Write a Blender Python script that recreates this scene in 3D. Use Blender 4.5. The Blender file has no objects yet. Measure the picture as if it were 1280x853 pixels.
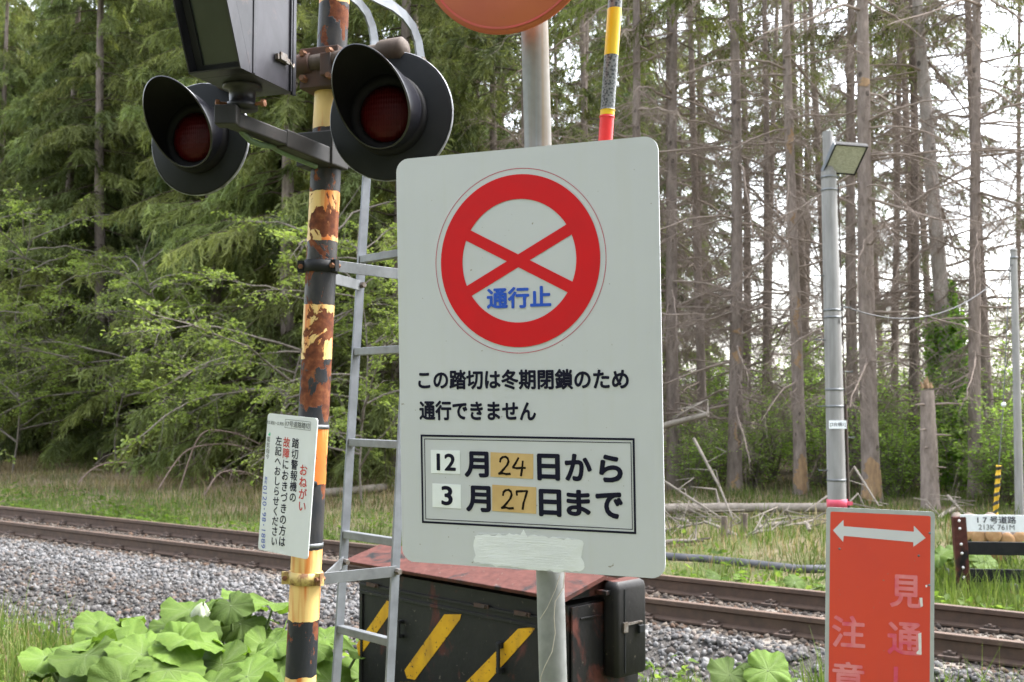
import bpy, math, random
import numpy as np
from mathutils import Vector, Matrix

random.seed(7)
RNG = np.random.default_rng(11)
SC = bpy.context.scene
COL = SC.collection
EYE = 1.65                     # eye height above the road the photographer stands on
F_PX, CX, CY = 1400.0, 640.0, 426.5
PITCH = math.atan(73.5 / F_PX)
cP, sP = math.cos(PITCH), math.sin(PITCH)

# ------------------------------------------------------------------ camera
cam = bpy.data.cameras.new('camera')
camo = bpy.data.objects.new('camera', cam)
COL.objects.link(camo)
camo.location = (0, 0, EYE)
camo.rotation_euler = (math.pi / 2 + PITCH, 0, 0)
cam.sensor_width = 36.0
cam.lens = F_PX / 1280.0 * 36.0
cam.clip_start, cam.clip_end = 0.05, 2000.0
cam.dof.use_dof = True
cam.dof.focus_distance = 2.75
cam.dof.aperture_fstop = 9.5
SC.camera = camo

# ------------------------------------------------------------------ sky, sun, exposure
SUN_EL, SUN_ROT = math.radians(56), math.radians(70)
world = bpy.data.worlds.new('World')
SC.world = world
world.use_nodes = True
wn, wl = world.node_tree.nodes, world.node_tree.links
wn.clear()
w_out = wn.new('ShaderNodeOutputWorld')
w_bg = wn.new('ShaderNodeBackground')
w_sky = wn.new('ShaderNodeTexSky')
w_sky.sky_type = 'NISHITA'
w_sky.sun_disc = False
w_sky.sun_elevation, w_sky.sun_rotation = SUN_EL, SUN_ROT
w_sky.air_density, w_sky.dust_density, w_sky.ozone_density = 1.2, 3.0, 1.5
w_hs = wn.new('ShaderNodeHueSaturation')        # an overcast sky has next to no blue in it
w_hs.inputs['Saturation'].default_value = 0.32
wl.new(w_sky.outputs[0], w_hs.inputs['Color'])
wl.new(w_hs.outputs[0], w_bg.inputs['Color'])
w_bg.inputs['Strength'].default_value = 0.15
wl.new(w_bg.outputs[0], w_out.inputs['Surface'])
sun = bpy.data.lights.new('sun', 'SUN')
sun.energy, sun.angle, sun.color = 1.5, math.radians(30), (1.0, 0.985, 0.97)
suno = bpy.data.objects.new('sun', sun)
COL.objects.link(suno)
suno.location = (5, -5, 20)
sd = Vector((math.sin(SUN_ROT) * math.cos(SUN_EL), math.cos(SUN_ROT) * math.cos(SUN_EL), math.sin(SUN_EL)))
suno.rotation_euler = sd.to_track_quat('Z', 'Y').to_euler()
SC.view_settings.view_transform = 'Standard'
SC.view_settings.look = 'None'
SC.view_settings.gamma = 1.0
SC.view_settings.use_curve_mapping = False
SC.view_settings.exposure = 2.75


# ------------------------------------------------------------------ geometry helpers
def V(*a):
    return np.array(a if len(a) > 1 else a[0], float)


def unit(v):
    v = np.asarray(v, float)
    return v / np.linalg.norm(v)


def ray(px, py):
    a, b = (px - CX) / F_PX, (CY - py) / F_PX
    return V(a, cP - sP * b, sP + cP * b)


def at(px, py, Y):
    """World point seen at a place of the photograph, Y metres in front of the viewer."""
    r = ray(px, py)
    return V(0, 0, EYE) + r * (Y / r[1])


def pix(P):
    q = np.asarray(P, float) - V(0, 0, EYE)
    y, z = cP * q[1] + sP * q[2], -sP * q[1] + cP * q[2]
    return CX + F_PX * q[0] / y, CY - F_PX * z / y


class MB:
    """Collects shapes that become one mesh object."""
    def __init__(self):
        self.v, self.f, self.mi, self.sm = [], [], [], []

    def add(self, verts, faces, mi=0, smooth=False):
        b = len(self.v)
        self.v += [tuple(map(float, p)) for p in verts]
        for f in faces:
            self.f.append([b + i for i in f])
            self.mi.append(mi)
            self.sm.append(smooth)

    def box(self, c, ax, ay, az, mi=0):
        """c centre; ax, ay, az half-extent vectors"""
        c, ax, ay, az = V(c), V(ax), V(ay), V(az)
        P = [c + i * ax + j * ay + k * az for k in (-1, 1) for j in (-1, 1) for i in (-1, 1)]
        self.add(P, [(0, 2, 3, 1), (4, 5, 7, 6), (0, 1, 5, 4), (2, 6, 7, 3), (0, 4, 6, 2), (1, 3, 7, 5)], mi)

    def bar(self, p0, p1, w, h, up=(0, 0, 1), mi=0):
        p0, p1 = V(p0), V(p1)
        d = unit(p1 - p0)
        s = unit(np.cross(d, up))
        u = np.cross(s, d)
        self.box((p0 + p1) / 2, (p1 - p0) / 2, s * w / 2, u * h / 2, mi)

    def tube(self, pts, rad, seg=12, caps=True, mi=0, smooth=True):
        pts = [V(p) for p in pts]
        n = len(pts)
        if np.isscalar(rad):
            rad = [rad] * n
        t0 = unit(pts[1] - pts[0])
        ref = V(0, 0, 1) if abs(t0[2]) < .9 else V(1, 0, 0)
        s = unit(np.cross(t0, ref))
        ring = []
        for i, p in enumerate(pts):
            t = unit(pts[min(i + 1, n - 1)] - pts[max(i - 1, 0)])
            s = unit(s - t * np.dot(s, t))
            u = np.cross(t, s)
            ring += [p + rad[i] * (math.cos(a) * s + math.sin(a) * u) for a in np.linspace(0, 2 * math.pi, seg, endpoint=False)]
        F = []
        for i in range(n - 1):
            for k in range(seg):
                a, b = i * seg + k, i * seg + (k + 1) % seg
                F.append((a, b, b + seg, a + seg))
        self.add(ring, F, mi, smooth)
        if caps:
            self.add(ring[:seg], [tuple(range(seg))[::-1]], mi)
            self.add(ring[-seg:], [tuple(range(seg))], mi)

    def ribbon(self, pts, width, thick, side, mi=0):
        """flat strap along a polyline; side = direction of its width"""
        pts = [V(p) for p in pts]
        n = len(pts)
        P = []
        for i, p in enumerate(pts):
            t = unit(pts[min(i + 1, n - 1)] - pts[max(i - 1, 0)])
            s = unit(V(side) - t * np.dot(side, t))
            u = np.cross(t, s)
            for a, b in ((-1, -1), (1, -1), (1, 1), (-1, 1)):
                P.append(p + s * a * width / 2 + u * b * thick / 2)
        F = []
        for i in range(n - 1):
            for k in range(4):
                a, b = i * 4 + k, i * 4 + (k + 1) % 4
                F.append((a, b, b + 4, a + 4))
        F += [(3, 2, 1, 0), tuple((n - 1) * 4 + k for k in range(4))]
        self.add(P, F, mi)

    def prism(self, poly, O, ex, ey, ez, depth, mi=0, smooth=False):
        """poly in (ex,ey) plane at O, extruded along ez by depth"""
        O, ex, ey, ez = V(O), V(ex), V(ey), V(ez)
        n = len(poly)
        P = [O + a * ex + b * ey for a, b in poly] + [O + a * ex + b * ey + ez * depth for a, b in poly]
        F = [tuple(range(n))[::-1], tuple(range(n, 2 * n))]
        self.add(P, F, mi)
        self.add(P, [(i, (i + 1) % n, n + (i + 1) % n, n + i) for i in range(n)], mi, smooth)

    def lathe(self, prof, O, ax, seg=32, mi=0, smooth=True):
        """prof: (radius, height along ax)"""
        O, ax = V(O), unit(ax)
        ref = V(0, 0, 1) if abs(ax[2]) < .9 else V(1, 0, 0)
        s = unit(np.cross(ax, ref))
        u = np.cross(ax, s)
        n = len(prof)
        P = [O + ax * h + r * (math.cos(a) * s + math.sin(a) * u) for r, h in prof
             for a in np.linspace(0, 2 * math.pi, seg, endpoint=False)]
        F = [(i * seg + k, i * seg + (k + 1) % seg, (i + 1) * seg + (k + 1) % seg, (i + 1) * seg + k)
             for i in range(n - 1) for k in range(seg)]
        self.add(P, F, mi, smooth)

    def flat(self, poly, O, ex, ey, ez, off, mi=0):
        O = V(O) + V(ez) * off
        self.add([O + a * V(ex) + b * V(ey) for a, b in poly], [tuple(range(len(poly)))], mi)

    def ring(self, c, r0, r1, O, ex, ey, ez, off, mi=0, seg=96):
        O = V(O) + V(ez) * off
        A = np.linspace(0, 2 * math.pi, seg, endpoint=False)
        P = [O + (c[0] + r * math.cos(a)) * V(ex) + (c[1] + r * math.sin(a)) * V(ey) for r in (r0, r1) for a in A]
        self.add(P, [(k, seg + k, seg + (k + 1) % seg, (k + 1) % seg) for k in range(seg)], mi)


def root_loc(o):
    L = V(0, 0, 0)
    while o is not None:
        L = L + V(o.location)
        o = o.parent
    return L


def link(name, me, mats, parent=None):
    o = bpy.data.objects.new(name, me)
    COL.objects.link(o)
    o.parent = parent
    for m in (mats if isinstance(mats, (list, tuple)) else [mats]):
        me.materials.append(m)
    return o


def build(name, mb, mats, parent=None, bevel=0.0, loc=None):
    """links the collected shapes as ONE mesh object, given in world coordinates"""
    L = root_loc(parent)
    if loc is not None:
        L = L + V(loc)
    me = bpy.data.meshes.new(name)
    me.from_pydata([tuple(V(p) - L) for p in mb.v], [], mb.f)
    me.polygons.foreach_set('material_index', mb.mi)
    me.polygons.foreach_set('use_smooth', mb.sm)
    me.update()
    o = link(name, me, mats, parent)
    if loc is not None:
        o.location = loc
    if bevel:
        m = o.modifiers.new('bevel', 'BEVEL')
        m.width, m.segments, m.limit_method, m.angle_limit = bevel, 2, 'ANGLE', math.radians(40)
    return o


def np_mesh(name, P, Fc, cols=None, smooth=False):
    """fast mesh from arrays; Fc is (m,k)"""
    me = bpy.data.meshes.new(name)
    P = np.ascontiguousarray(P, np.float32)
    Fc = np.ascontiguousarray(Fc, np.int32)
    m, k = Fc.shape
    me.vertices.add(len(P))
    me.vertices.foreach_set('co', P.ravel())
    me.loops.add(m * k)
    me.loops.foreach_set('vertex_index', Fc.ravel())
    me.polygons.add(m)
    me.polygons.foreach_set('loop_start', np.arange(0, m * k, k, dtype=np.int32))
    me.polygons.foreach_set('loop_total', np.full(m, k, np.int32))
    if smooth:
        me.polygons.foreach_set('use_smooth', np.ones(m, bool))
    if cols is not None:
        a = me.color_attributes.new('Col', 'FLOAT_COLOR', 'POINT')
        c = np.ones((len(P), 4), np.float32)
        c[:, :3] = cols
        a.data.foreach_set('color', c.ravel())
    me.update()
    me.validate()
    return me


def thing(name, label, cat, loc=(0, 0, 0), group=None, rot=None):
    o = bpy.data.objects.new(name, None)
    o.empty_display_size = 0.2
    COL.objects.link(o)
    o.location = tuple(map(float, loc))
    if rot:
        o.rotation_euler = rot
    return tag(o, label, cat, group)


def tag(o, label=None, cat=None, group=None, kind=None):
    if label:
        o['label'] = label
    if cat:
        o['category'] = cat
    if group:
        o['group'] = group
    if kind:
        o['kind'] = kind
    return o


def copy_tree(o, parent=None):
    c = o.copy()
    COL.objects.link(c)
    c.parent = parent
    for ch in list(o.children):
        copy_tree(ch, c)
    return c


# ------------------------------------------------------------------ material helpers
class NT:
    def __init__(self, name):
        self.m = bpy.data.materials.new(name)
        self.m.use_nodes = True
        self.n, self.l = self.m.node_tree.nodes, self.m.node_tree.links
        self.b = self.n['Principled BSDF']
        self.out = self.n['Material Output']
        self._tc = None

    def node(self, t, **kw):
        x = self.n.new(t)
        for k, v in kw.items():
            setattr(x, k, v)
        return x

    def put(self, sock, v):
        if isinstance(v, bpy.types.NodeSocket):
            self.l.new(v, sock)
        elif isinstance(v, (tuple, list)) and len(v) == 3 and sock.type == 'RGBA':
            sock.default_value = (*v, 1)
        else:
            sock.default_value = v

    def coord(self, kind='Object', scale=(1, 1, 1)):
        if self._tc is None:
            self._tc = self.node('ShaderNodeTexCoord')
        if scale == (1, 1, 1):
            return self._tc.outputs[kind]
        mp = self.node('ShaderNodeMapping')
        mp.inputs['Scale'].default_value = scale
        self.l.new(self._tc.outputs[kind], mp.inputs['Vector'])
        return mp.outputs[0]

    def noise(self, vec, scale=5, detail=4, rough=.55, dist=0.0):
        x = self.node('ShaderNodeTexNoise')
        self.l.new(vec, x.inputs['Vector'])
        x.inputs['Scale'].default_value = scale
        x.inputs['Detail'].default_value = detail
        x.inputs['Roughness'].default_value = rough
        x.inputs['Distortion'].default_value = dist
        return x.outputs['Fac']

    def ramp(self, fac, stops, interp='LINEAR'):
        x = self.node('ShaderNodeValToRGB')
        cr = x.color_ramp
        cr.interpolation = interp
        while len(cr.elements) > 1:
            cr.elements.remove(cr.elements[-1])
        for i, (p, c) in enumerate(stops):
            e = cr.elements[0] if i == 0 else cr.elements.new(p)
            e.position = p
            e.color = (*c, 1) if not np.isscalar(c) else (c, c, c, 1)
        self.put(x.inputs[0], fac)
        return x.outputs[0]

    def mix(self, fac, a, b, mode='MIX'):
        x = self.node('ShaderNodeMix', data_type='RGBA', blend_type=mode)
        self.put(x.inputs[0], fac)
        self.put(x.inputs[6], a)
        self.put(x.inputs[7], b)
        return x.outputs[2]

    def math(self, op, a, b=0.0, clamp=False):
        x = self.node('ShaderNodeMath', operation=op, use_clamp=clamp)
        self.put(x.inputs[0], a)
        self.put(x.inputs[1], b)
        return x.outputs[0]

    def sep(self, vec):
        x = self.node('ShaderNodeSeparateXYZ')
        self.l.new(vec, x.inputs[0])
        return x.outputs

    def attr(self, name='Col'):
        return self.node('ShaderNodeAttribute', attribute_name=name).outputs['Color']

    def orand(self):
        return self.node('ShaderNodeObjectInfo').outputs['Random']

    def bump(self, h, strength=.3, dist=.01):
        x = self.node('ShaderNodeBump')
        x.inputs['Strength'].default_value = strength
        x.inputs['Distance'].default_value = dist
        self.l.new(h, x.inputs['Height'])
        self.l.new(x.outputs[0], self.b.inputs['Normal'])

    def fin(self, col=None, rough=.6, metal=0.0, spec=None):
        if col is not None:
            self.put(self.b.inputs['Base Color'], col)
        self.put(self.b.inputs['Roughness'], rough)
        self.put(self.b.inputs['Metallic'], metal)
        if spec is not None:
            self.b.inputs['Specular IOR Level'].default_value = spec
        return self.m


def paint(name, c1, c2=None, scale=8, rough=.5, metal=0, bump=0.0, stretch=(1, 1, 1), detail=5, spec=None, lo=.35, hi=.68):
    t = NT(name)
    c2 = c2 or tuple(x * .75 for x in c1)
    n = t.noise(t.coord('Object', stretch), scale, detail, .6)
    if bump:
        t.bump(t.noise(t.coord('Object'), scale * 4, 4), bump, .004)
    return t.fin(t.ramp(n, [(lo, c1), (hi, c2)]), rough, metal, spec)


RUST_A, RUST_B, RUST_C = (.155, .050, .022), (.075, .025, .015), (.25, .105, .045)


def rusty_bands(name, bands, axis_z0, rust_level, streak=True):
    """painted tube with colour bands by height (metres above its base), worn through to rust"""
    t = NT(name)
    co = t.coord('Object')
    z = t.sep(co)[2]
    wob = t.math('MULTIPLY', t.math('SUBTRACT', t.noise(co, 26, 3), .5), .018)
    zz = t.math('ADD', z, wob)
    z0, z1 = bands[0][0], bands[-1][0] + .4
    fac = t.math('DIVIDE', t.math('SUBTRACT', zz, z0), z1 - z0)
    base = t.ramp(fac, [((b[0] - z0) / (z1 - z0), b[1]) for b in bands], 'CONSTANT')
    isy = t.ramp(fac, [((b[0] - z0) / (z1 - z0), 1.0 if b[1][0] > .3 else 0.0) for b in bands], 'CONSTANT')
    dirt = t.noise(t.coord('Object', (1, 1, .5)), 16, 5)
    base = t.mix(t.ramp(dirt, [(.45, 0.0), (.75, .55)]), base, t.mix(.5, base, (.16, .13, .10)))
    st = t.noise(t.coord('Object', (34, 34, 2.2)), 1.0, 3, .5)            # runs of rust down the yellow
    stm = t.math('MULTIPLY', t.ramp(st, [(.47, 0.0), (.60, .95)]), isy)
    base = t.mix(stm, base, t.mix(t.noise(co, 9, 2), (.46, .085, .018), (.62, .20, .03)))
    sh = t.node('ShaderNodeMapping')
    sh.inputs['Location'].default_value = (.9, .3, 1.9)
    t.l.new(co, sh.inputs['Vector'])
    pn = t.noise(t.coord('Object', (1, 1, .6)), 13, 7, .62, .4)
    big = t.noise(sh.outputs[0], 3.6, 2)
    pm = t.math('ADD', pn, t.math('MULTIPLY', t.math('SUBTRACT', big, .5), .55))
    pm = t.math('SUBTRACT', pm, t.math('MULTIPLY', isy, .04))
    edge = t.ramp(pm, [(rust_level - .012, 0.0), (rust_level, 1.0)])
    rc = t.ramp(t.noise(co, 45, 4), [(.3, RUST_B), (.55, RUST_A), (.8, RUST_C)])
    col = t.mix(edge, base, rc)
    t.bump(t.math('SUBTRACT', t.math('MULTIPLY', t.noise(co, 120, 3), .3), edge), .55, .004)
    return t.fin(col, t.mix(edge, (.45,) * 3, (.9,) * 3), 0, .25)


def leaf_mat(name, tint=(1, 1, 1), trans=.35, rnd=.35, rough=.55):
    t = NT(name)
    c = t.mix(1.0, t.attr(), tint, 'MULTIPLY')
    r = t.math('ADD', t.math('MULTIPLY', t.orand(), rnd), 1 - rnd / 2)
    c = t.mix(1.0, c, r, 'MULTIPLY')
    t.fin(c, rough, 0, .12)
    tr = t.node('ShaderNodeBsdfTranslucent')
    t.l.new(t.mix(1.0, c, (1.25, 1.3, .7), 'MULTIPLY'), tr.inputs[0])
    mx = t.node('ShaderNodeMixShader')
    mx.inputs[0].default_value = trans
    t.l.new(t.b.outputs[0], mx.inputs[1])
    t.l.new(tr.outputs[0], mx.inputs[2])
    t.l.new(mx.outputs[0], t.out.inputs['Surface'])
    return t.m


# lettering: glyphs of Blender's own built-in font, turned into meshes
_glyph = {}


def glyph(s, weight):
    k = (s, weight)
    if k not in _glyph:
        cu = bpy.data.curves.new('g', 'FONT')
        cu.body = s
        cu.resolution_u = 4
        o = bpy.data.objects.new('g', cu)
        COL.objects.link(o)
        me = bpy.data.meshes.new_from_object(o.evaluated_get(bpy.context.evaluated_depsgraph_get()))
        Q = np.array([(v.co[0], v.co[1], 0.0) for v in me.vertices])
        Fg = [tuple(p.vertices) for p in me.polygons]
        if weight > 0:                     # bolder strokes: the letter laid over itself, each layer a hair higher
            Q0, F0, Q, Fg = Q, Fg, Q.copy(), list(Fg)
            for j in range(8):
                a = j * math.pi / 4
                b = len(Q)
                Q = np.concatenate([Q, Q0 + V(weight * math.cos(a), weight * math.sin(a), 1.0 + j)])
                Fg += [tuple(b + i for i in f) for f in F0]
        _glyph[k] = (Q, Fg)
        bpy.data.meshes.remove(me)
        bpy.data.objects.remove(o)
        bpy.data.curves.remove(cu)
    return _glyph[k]


class Panel:
    """a flat board with its own plane: origin O, unit axes ex (right), ey (up), ez (out of the face)"""
    def __init__(self, O, ex, ey):
        self.O, self.ex = V(O), unit(ex)
        self.ey = unit(V(ey) - self.ex * np.dot(ey, self.ex))
        self.ez = np.cross(self.ex, self.ey)

    def uv(self, px, py):
        r = ray(px, py)
        c = V(0, 0, EYE)
        k = np.dot(self.O - c, self.ez) / np.dot(r, self.ez)
        d = c + r * k - self.O
        return V(np.dot(d, self.ex), np.dot(d, self.ey))

    def fr(self):
        return self.O, self.ex, self.ey, self.ez

    def text_box(self, mb, s, x0, y0, x1, y1, off, weight=.02, mi=0, rot=0):
        """lettering scaled to fill a box of plane coordinates"""
        P, Fc = glyph(s, weight)
        H3, P = P[:, 2] * .00003, P[:, :2]
        lo, hi = P.min(0), P.max(0)
        Q = (P - lo) / (hi - lo)
        Q = V(x0, y0) + Q * V(x1 - x0, y1 - y0)
        if rot:
            c = V((x0 + x1) / 2, (y0 + y1) / 2)
            R = np.array([[math.cos(rot), math.sin(rot)], [-math.sin(rot), math.cos(rot)]])
            Q = (Q - c) @ R + c
        mb.add([self.O + a * self.ex + b * self.ey + self.ez * (off + h) for (a, b), h in zip(Q, H3)], Fc, mi)

    def text_px(self, mb, s, xl, xr, yt, yb, off, weight=.02, mi=0, xm=None):
        """box given by the photograph's pixels (left, right, top, bottom at its middle)"""
        ym = (yt + yb) / 2
        xm = (xl + xr) / 2
        u0, u1 = self.uv(xl, ym)[0], self.uv(xr, ym)[0]
        v1, v0 = self.uv(xm, yt)[1], self.uv(xm, yb)[1]
        self.text_box(mb, s, u0, v0, u1, v1, off, weight, mi)

    def column(self, mb, s, top, bot, w, off, weight=.01, mis=None, rot=0.0):
        """characters stacked downwards; top and bot are plane coordinates of the column's ends, w the cell width"""
        n = len(s)
        for i, ch in enumerate(s):
            P, Fc = glyph(ch, weight)
            H3, P = P[:, 2] * .00003, P[:, :2]
            h = (top[1] - bot[1]) / n
            c = V(top) + (V(bot) - V(top)) * (i + .5) / n
            if rot:
                lo, hi = P.min(0), P.max(0)
                Q = P - (lo + hi) / 2
                Q = np.stack([Q[:, 1], -Q[:, 0]], 1) / .72 * V(w, h * 1.3)
            else:
                Q = (P - V(.5, .38)) * V(w, h)
            Q = Q + c
            mb.add([self.O + a * self.ex + b * self.ey + self.ez * (off + z) for (a, b), z in zip(Q, H3)], Fc, mis[i] if mis else 0)


def round_rect(x0, y0, x1, y1, r, n=6):
    P = []
    for cx, cy, a0 in ((x1 - r, y1 - r, 0), (x0 + r, y1 - r, 90), (x0 + r, y0 + r, 180), (x1 - r, y0 + r, 270)):
        P += [(cx + r * math.cos(math.radians(a0 + 90 * k / n)), cy + r * math.sin(math.radians(a0 + 90 * k / n))) for k in range(n + 1)]
    return P


# the track's own frame: s runs along it (to the right), d across it (away from the viewer), d = 0 at the near rail
TS, TD = V(.806, -.591, 0), V(.591, .806, 0)
D0 = 8.2
RAIL_TOP = EYE - 1.63


def sd_xy(s, d):
    return s * TS + (d + D0) * TD


def xy_sd(x, y):
    return x * TS[0] + y * TS[1], x * TD[0] + y * TD[1] - D0


def edge_d(s):
    return np.interp(s, [-14, -9.8, -6.5, -5, -3.5, -2, 4], [-2.9, -2.7, -2.2, -1.35, -.9, -.85, -.8])


def gz(s, d):
    """height of the ground"""
    s, d = np.asarray(s, float), np.asarray(d, float)
    e = edge_d(s)
    near = np.interp(d, [-30, -8, -5, -3], [0, 0, -.22, -.36])
    sh = -.152 + (d + .5) / (e + .5) * -.24
    z = np.where(d > -.5, -.152, np.where(d > e, sh, np.minimum(near, -.36 + np.clip((e - d) - .3, 0, 5) * .11)))
    far = np.interp(d, [1.65, 2.3, 4, 9, 20, 60], [-.152, -.36, -.25, -.08, .3, 1.0])
    z = np.where(d > 1.65, far, z)
    z = z + .03 * np.sin(s * 1.3 + d * .7) * np.sin(d * 1.1 - s * .4) * (np.abs(d - .5) > 2.3)
    return z


def ground(x, y):
    return float(gz(*xy_sd(x, y)))


def on_ground(px, py):
    """where the sight line through a place of the photograph meets the ground"""
    r = ray(px, py)
    lo = None
    for Y in np.arange(3, 90, .05):
        p = V(0, 0, EYE) + r * (Y / r[1])
        if p[2] <= ground(p[0], p[1]):
            return p
    return p

# ================================================================== materials
M = {}
def _sign_white():
    t = NT('sign_white')
    co = t.coord('Object')
    n = t.noise(co, 3.0, 4)
    c = t.ramp(n, [(.3, (.555, .568, .605)), (.7, (.525, .538, .575))])
    sp = t.noise(co, 95, 2, .4)
    c = t.mix(t.ramp(sp, [(.765, 0.0), (.79, .8)]), c, (.22, .19, .15))
    st = t.noise(t.coord('Object', (26, 26, 1.2)), 1.0, 3)
    c = t.mix(t.ramp(st, [(.55, 0.0), (.8, .22)]), c, (.50, .50, .45))
    t.bump(t.noise(co, 7, 2), .05, .01)
    return t.fin(c, .42, 0, .4)
M['sign'] = _sign_white()
M['sign_red'] = paint('sign_red', (.62, .008, .014), (.56, .010, .016), 14, .5, spec=.25)
M['thin_red'] = paint('thin_red', (.55, .02, .08), None, 14, .5)
M['sign_blue'] = paint('sign_blue', (.010, .085, .56), (.009, .07, .48), 20, .45)
M['ink'] = paint('ink', (.007, .007, .022), (.012, .012, .026), 20, .5, spec=.12)
M['paper_white'] = paint('paper_white', (.80, .83, .86), (.74, .77, .80), 20, .6)
M['paper_tan'] = paint('paper_tan', (.60, .41, .18), (.52, .34, .14), 18, .7)
M['marker'] = paint('marker', (.012, .008, .006), None, 20, .7, spec=.1)
M['smear'] = paint('smear', (.78, .80, .83), (.71, .73, .76), 9, .55, 0, .5, (1, 1, 3))
M['galv'] = paint('galvanised', (.18, .19, .20), (.12, .127, .135), 18, .48, .35, .08)
M['galv_light'] = paint('galvanised_light', (.19, .205, .23), (.13, .14, .16), 14, .45, .25, .05)
M['bolt'] = paint('bolt_steel', (.20, .19, .18), (.10, .07, .05), 60, .5, .6)
M['bolt_rust'] = paint('bolt_rusty', (.22, .09, .04), (.10, .05, .03), 60, .8, .2)
M['black'] = paint('black_paint', (.010, .0115, .013), (.015, .0165, .018), 9, .5, 0, .05, spec=.14)
M['black_dull'] = paint('black_dull', (.012, .0125, .014), (.019, .019, .02), 12, .62, 0, .05, spec=.2)
M['rim'] = paint('worn_rim', (.30, .31, .33), (.06, .06, .07), 40, .5, .3)
def _post():
    t = NT('galvanised_post')
    co = t.coord('Object')
    c = t.ramp(t.noise(co, 30, 4), [(.3, (.235, .24, .24)), (.7, (.17, .178, .178))])
    z = t.sep(co)[2]
    st = t.ramp(t.noise(t.coord('Object', (40, 40, .5)), 1.0, 4), [(.42, 0.0), (.62, .8)])
    hi = t.ramp(t.math('DIVIDE', z, 3.2), [(.50, .0), (.60, .85), (.80, 1.0)])
    c = t.mix(t.math('MULTIPLY', st, hi), c, t.mix(t.noise(co, 11, 3), (.17, .10, .045), (.24, .19, .12)))
    lo = t.ramp(t.math('DIVIDE', z, 3.2), [(.28, .75), (.40, 0.0)])
    c = t.mix(t.math('MULTIPLY', lo, t.ramp(t.noise(t.coord('Object', (30, 30, 1)), 1.0, 4), [(.3, .3), (.6, 1.0)])), c, (.15, .165, .12))
    t.bump(t.noise(co, 60, 3), .08, .003)
    return t.fin(c, .5, .2)
M['post'] = _post()
def _disc():
    t = NT('faded_red_disc')
    co = t.coord('Object')
    c = t.ramp(t.noise(co, 5, 5), [(.3, (.46, .115, .04)), (.7, (.40, .085, .04))])
    c = t.mix(t.ramp(t.noise(co, 60, 3), [(.66, 0.0), (.72, .5)]), c, (.25, .08, .05))
    return t.fin(c, .5)
M['disc'] = _disc()
M['disc_rim'] = paint('disc_rim', (.50, .06, .05), (.40, .07, .04), 20, .5)
def _lens():
    t = NT('dark_red_lens')
    co = t.coord('Object')
    c = t.ramp(t.noise(co, 16, 3), [(.3, (.050, .0018, .0024)), (.7, (.034, .0012, .0016))])
    wv = t.node('ShaderNodeTexWave', wave_type='BANDS', bands_direction='X')
    wv.inputs['Scale'].default_value = 42
    t.l.new(co, wv.inputs['Vector'])
    w2 = t.node('ShaderNodeTexWave', wave_type='BANDS', bands_direction='Z')
    w2.inputs['Scale'].default_value = 20
    t.l.new(co, w2.inputs['Vector'])
    t.bump(t.math('ADD', wv.outputs['Fac'], w2.outputs['Fac']), .25, .003)
    return t.fin(c, .4, 0, .15)
M['lens'] = _lens()
M['lens_plain'] = paint('dark_red_lens', (.042, .0016, .0022), (.03, .0012, .0016), 20, .45, 0, .0, spec=.12)
M['ring_dark'] = paint('ring_dark', (.008, .008, .009), None, 20, .6, spec=.12)
M['glass_dark'] = paint('indicator_glass', (.028, .034, .030), (.045, .052, .045), 3, .22)
def _hood(name, base, worn, rough):
    t = NT(name)
    co = t.coord('Object')
    n = t.noise(t.coord('Object', (2.2, 2.2, 1)), 4, 6, .62, .8)
    c = t.ramp(n, [(.35, base), (.72, worn)])
    r = t.ramp(t.noise(co, 17, 6, .65), [(.62, 0.0), (.74, .7)])
    c = t.mix(r, c, (.075, .045, .04))
    t.bump(t.noise(co, 6, 3), .12, .02)
    return t.fin(c, rough, 0, .35)
M['black_worn'] = _hood('black_worn_sheet', (.009, .009, .012), (.038, .036, .045), .4)
M['grey_arm'] = _hood('grey_arm', (.013, .0125, .0125), (.032, .029, .028), .6)
M['pipe_rust'] = paint('pipe_brown', (.085, .062, .045), (.045, .028, .02), 14, .75, .1, .2)
M['clamp_rust'] = paint('clamp_rust', (.040, .028, .024), (.085, .036, .02), 11, .8, .1, .3)
M['cable_green'] = paint('cable_green', (.10, .17, .09), (.06, .09, .05), 20, .55)
M['yellow'] = paint('yellow_paint', (.52, .39, .14), (.20, .095, .04), 22, .65, 0, .2, lo=.50, hi=.60)
def _stripe():
    t = NT('stripe_yellow')
    co = t.coord('Object')
    c = t.ramp(t.noise(co, 10, 4), [(.3, (.62, .35, .012)), (.7, (.48, .25, .01))])
    c = t.mix(t.ramp(t.noise(co, 38, 6, .7), [(.60, 0.0), (.64, 1.0)]), c, (.05, .035, .02))
    c = t.mix(t.ramp(t.noise(t.coord('Object', (1, 1, .3)), 12, 4), [(.5, 0.0), (.75, .45)]), c, (.16, .09, .03))
    return t.fin(c, .6, 0, .2)
M['stripe'] = _stripe()
def _boxm(name, redness):
    t = NT(name)
    co = t.coord('Object')
    c = t.ramp(t.noise(co, 5, 5), [(.3, (.008, .008, .009)), (.7, (.017, .016, .016))])
    r = t.noise(t.coord('Object', (1, 1, .55)), 6.5, 7, .66, .5)
    rm = t.ramp(r, [(redness, 0.0), (redness + .09, .85)])
    c = t.mix(rm, c, t.ramp(t.noise(co, 24, 4), [(.3, (.060, .017, .012)), (.7, (.105, .034, .026))]))
    s = t.ramp(t.noise(co, 42, 5, .6), [(.67, 0.0), (.70, .7)])
    c = t.mix(s, c, (.12, .10, .085))
    t.bump(t.noise(co, 30, 4), .25, .005)
    return t.fin(c, t.mix(rm, (.5,) * 3, (.75,) * 3), 0, .22)
M['box'] = _boxm('box_black', .575)
M['box_end'] = _boxm('box_end_worn', .53)
M['box_lid'] = _boxm('box_lid_red', .36)
M['cab_top'] = _boxm('cabinet_black', .62)
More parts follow.
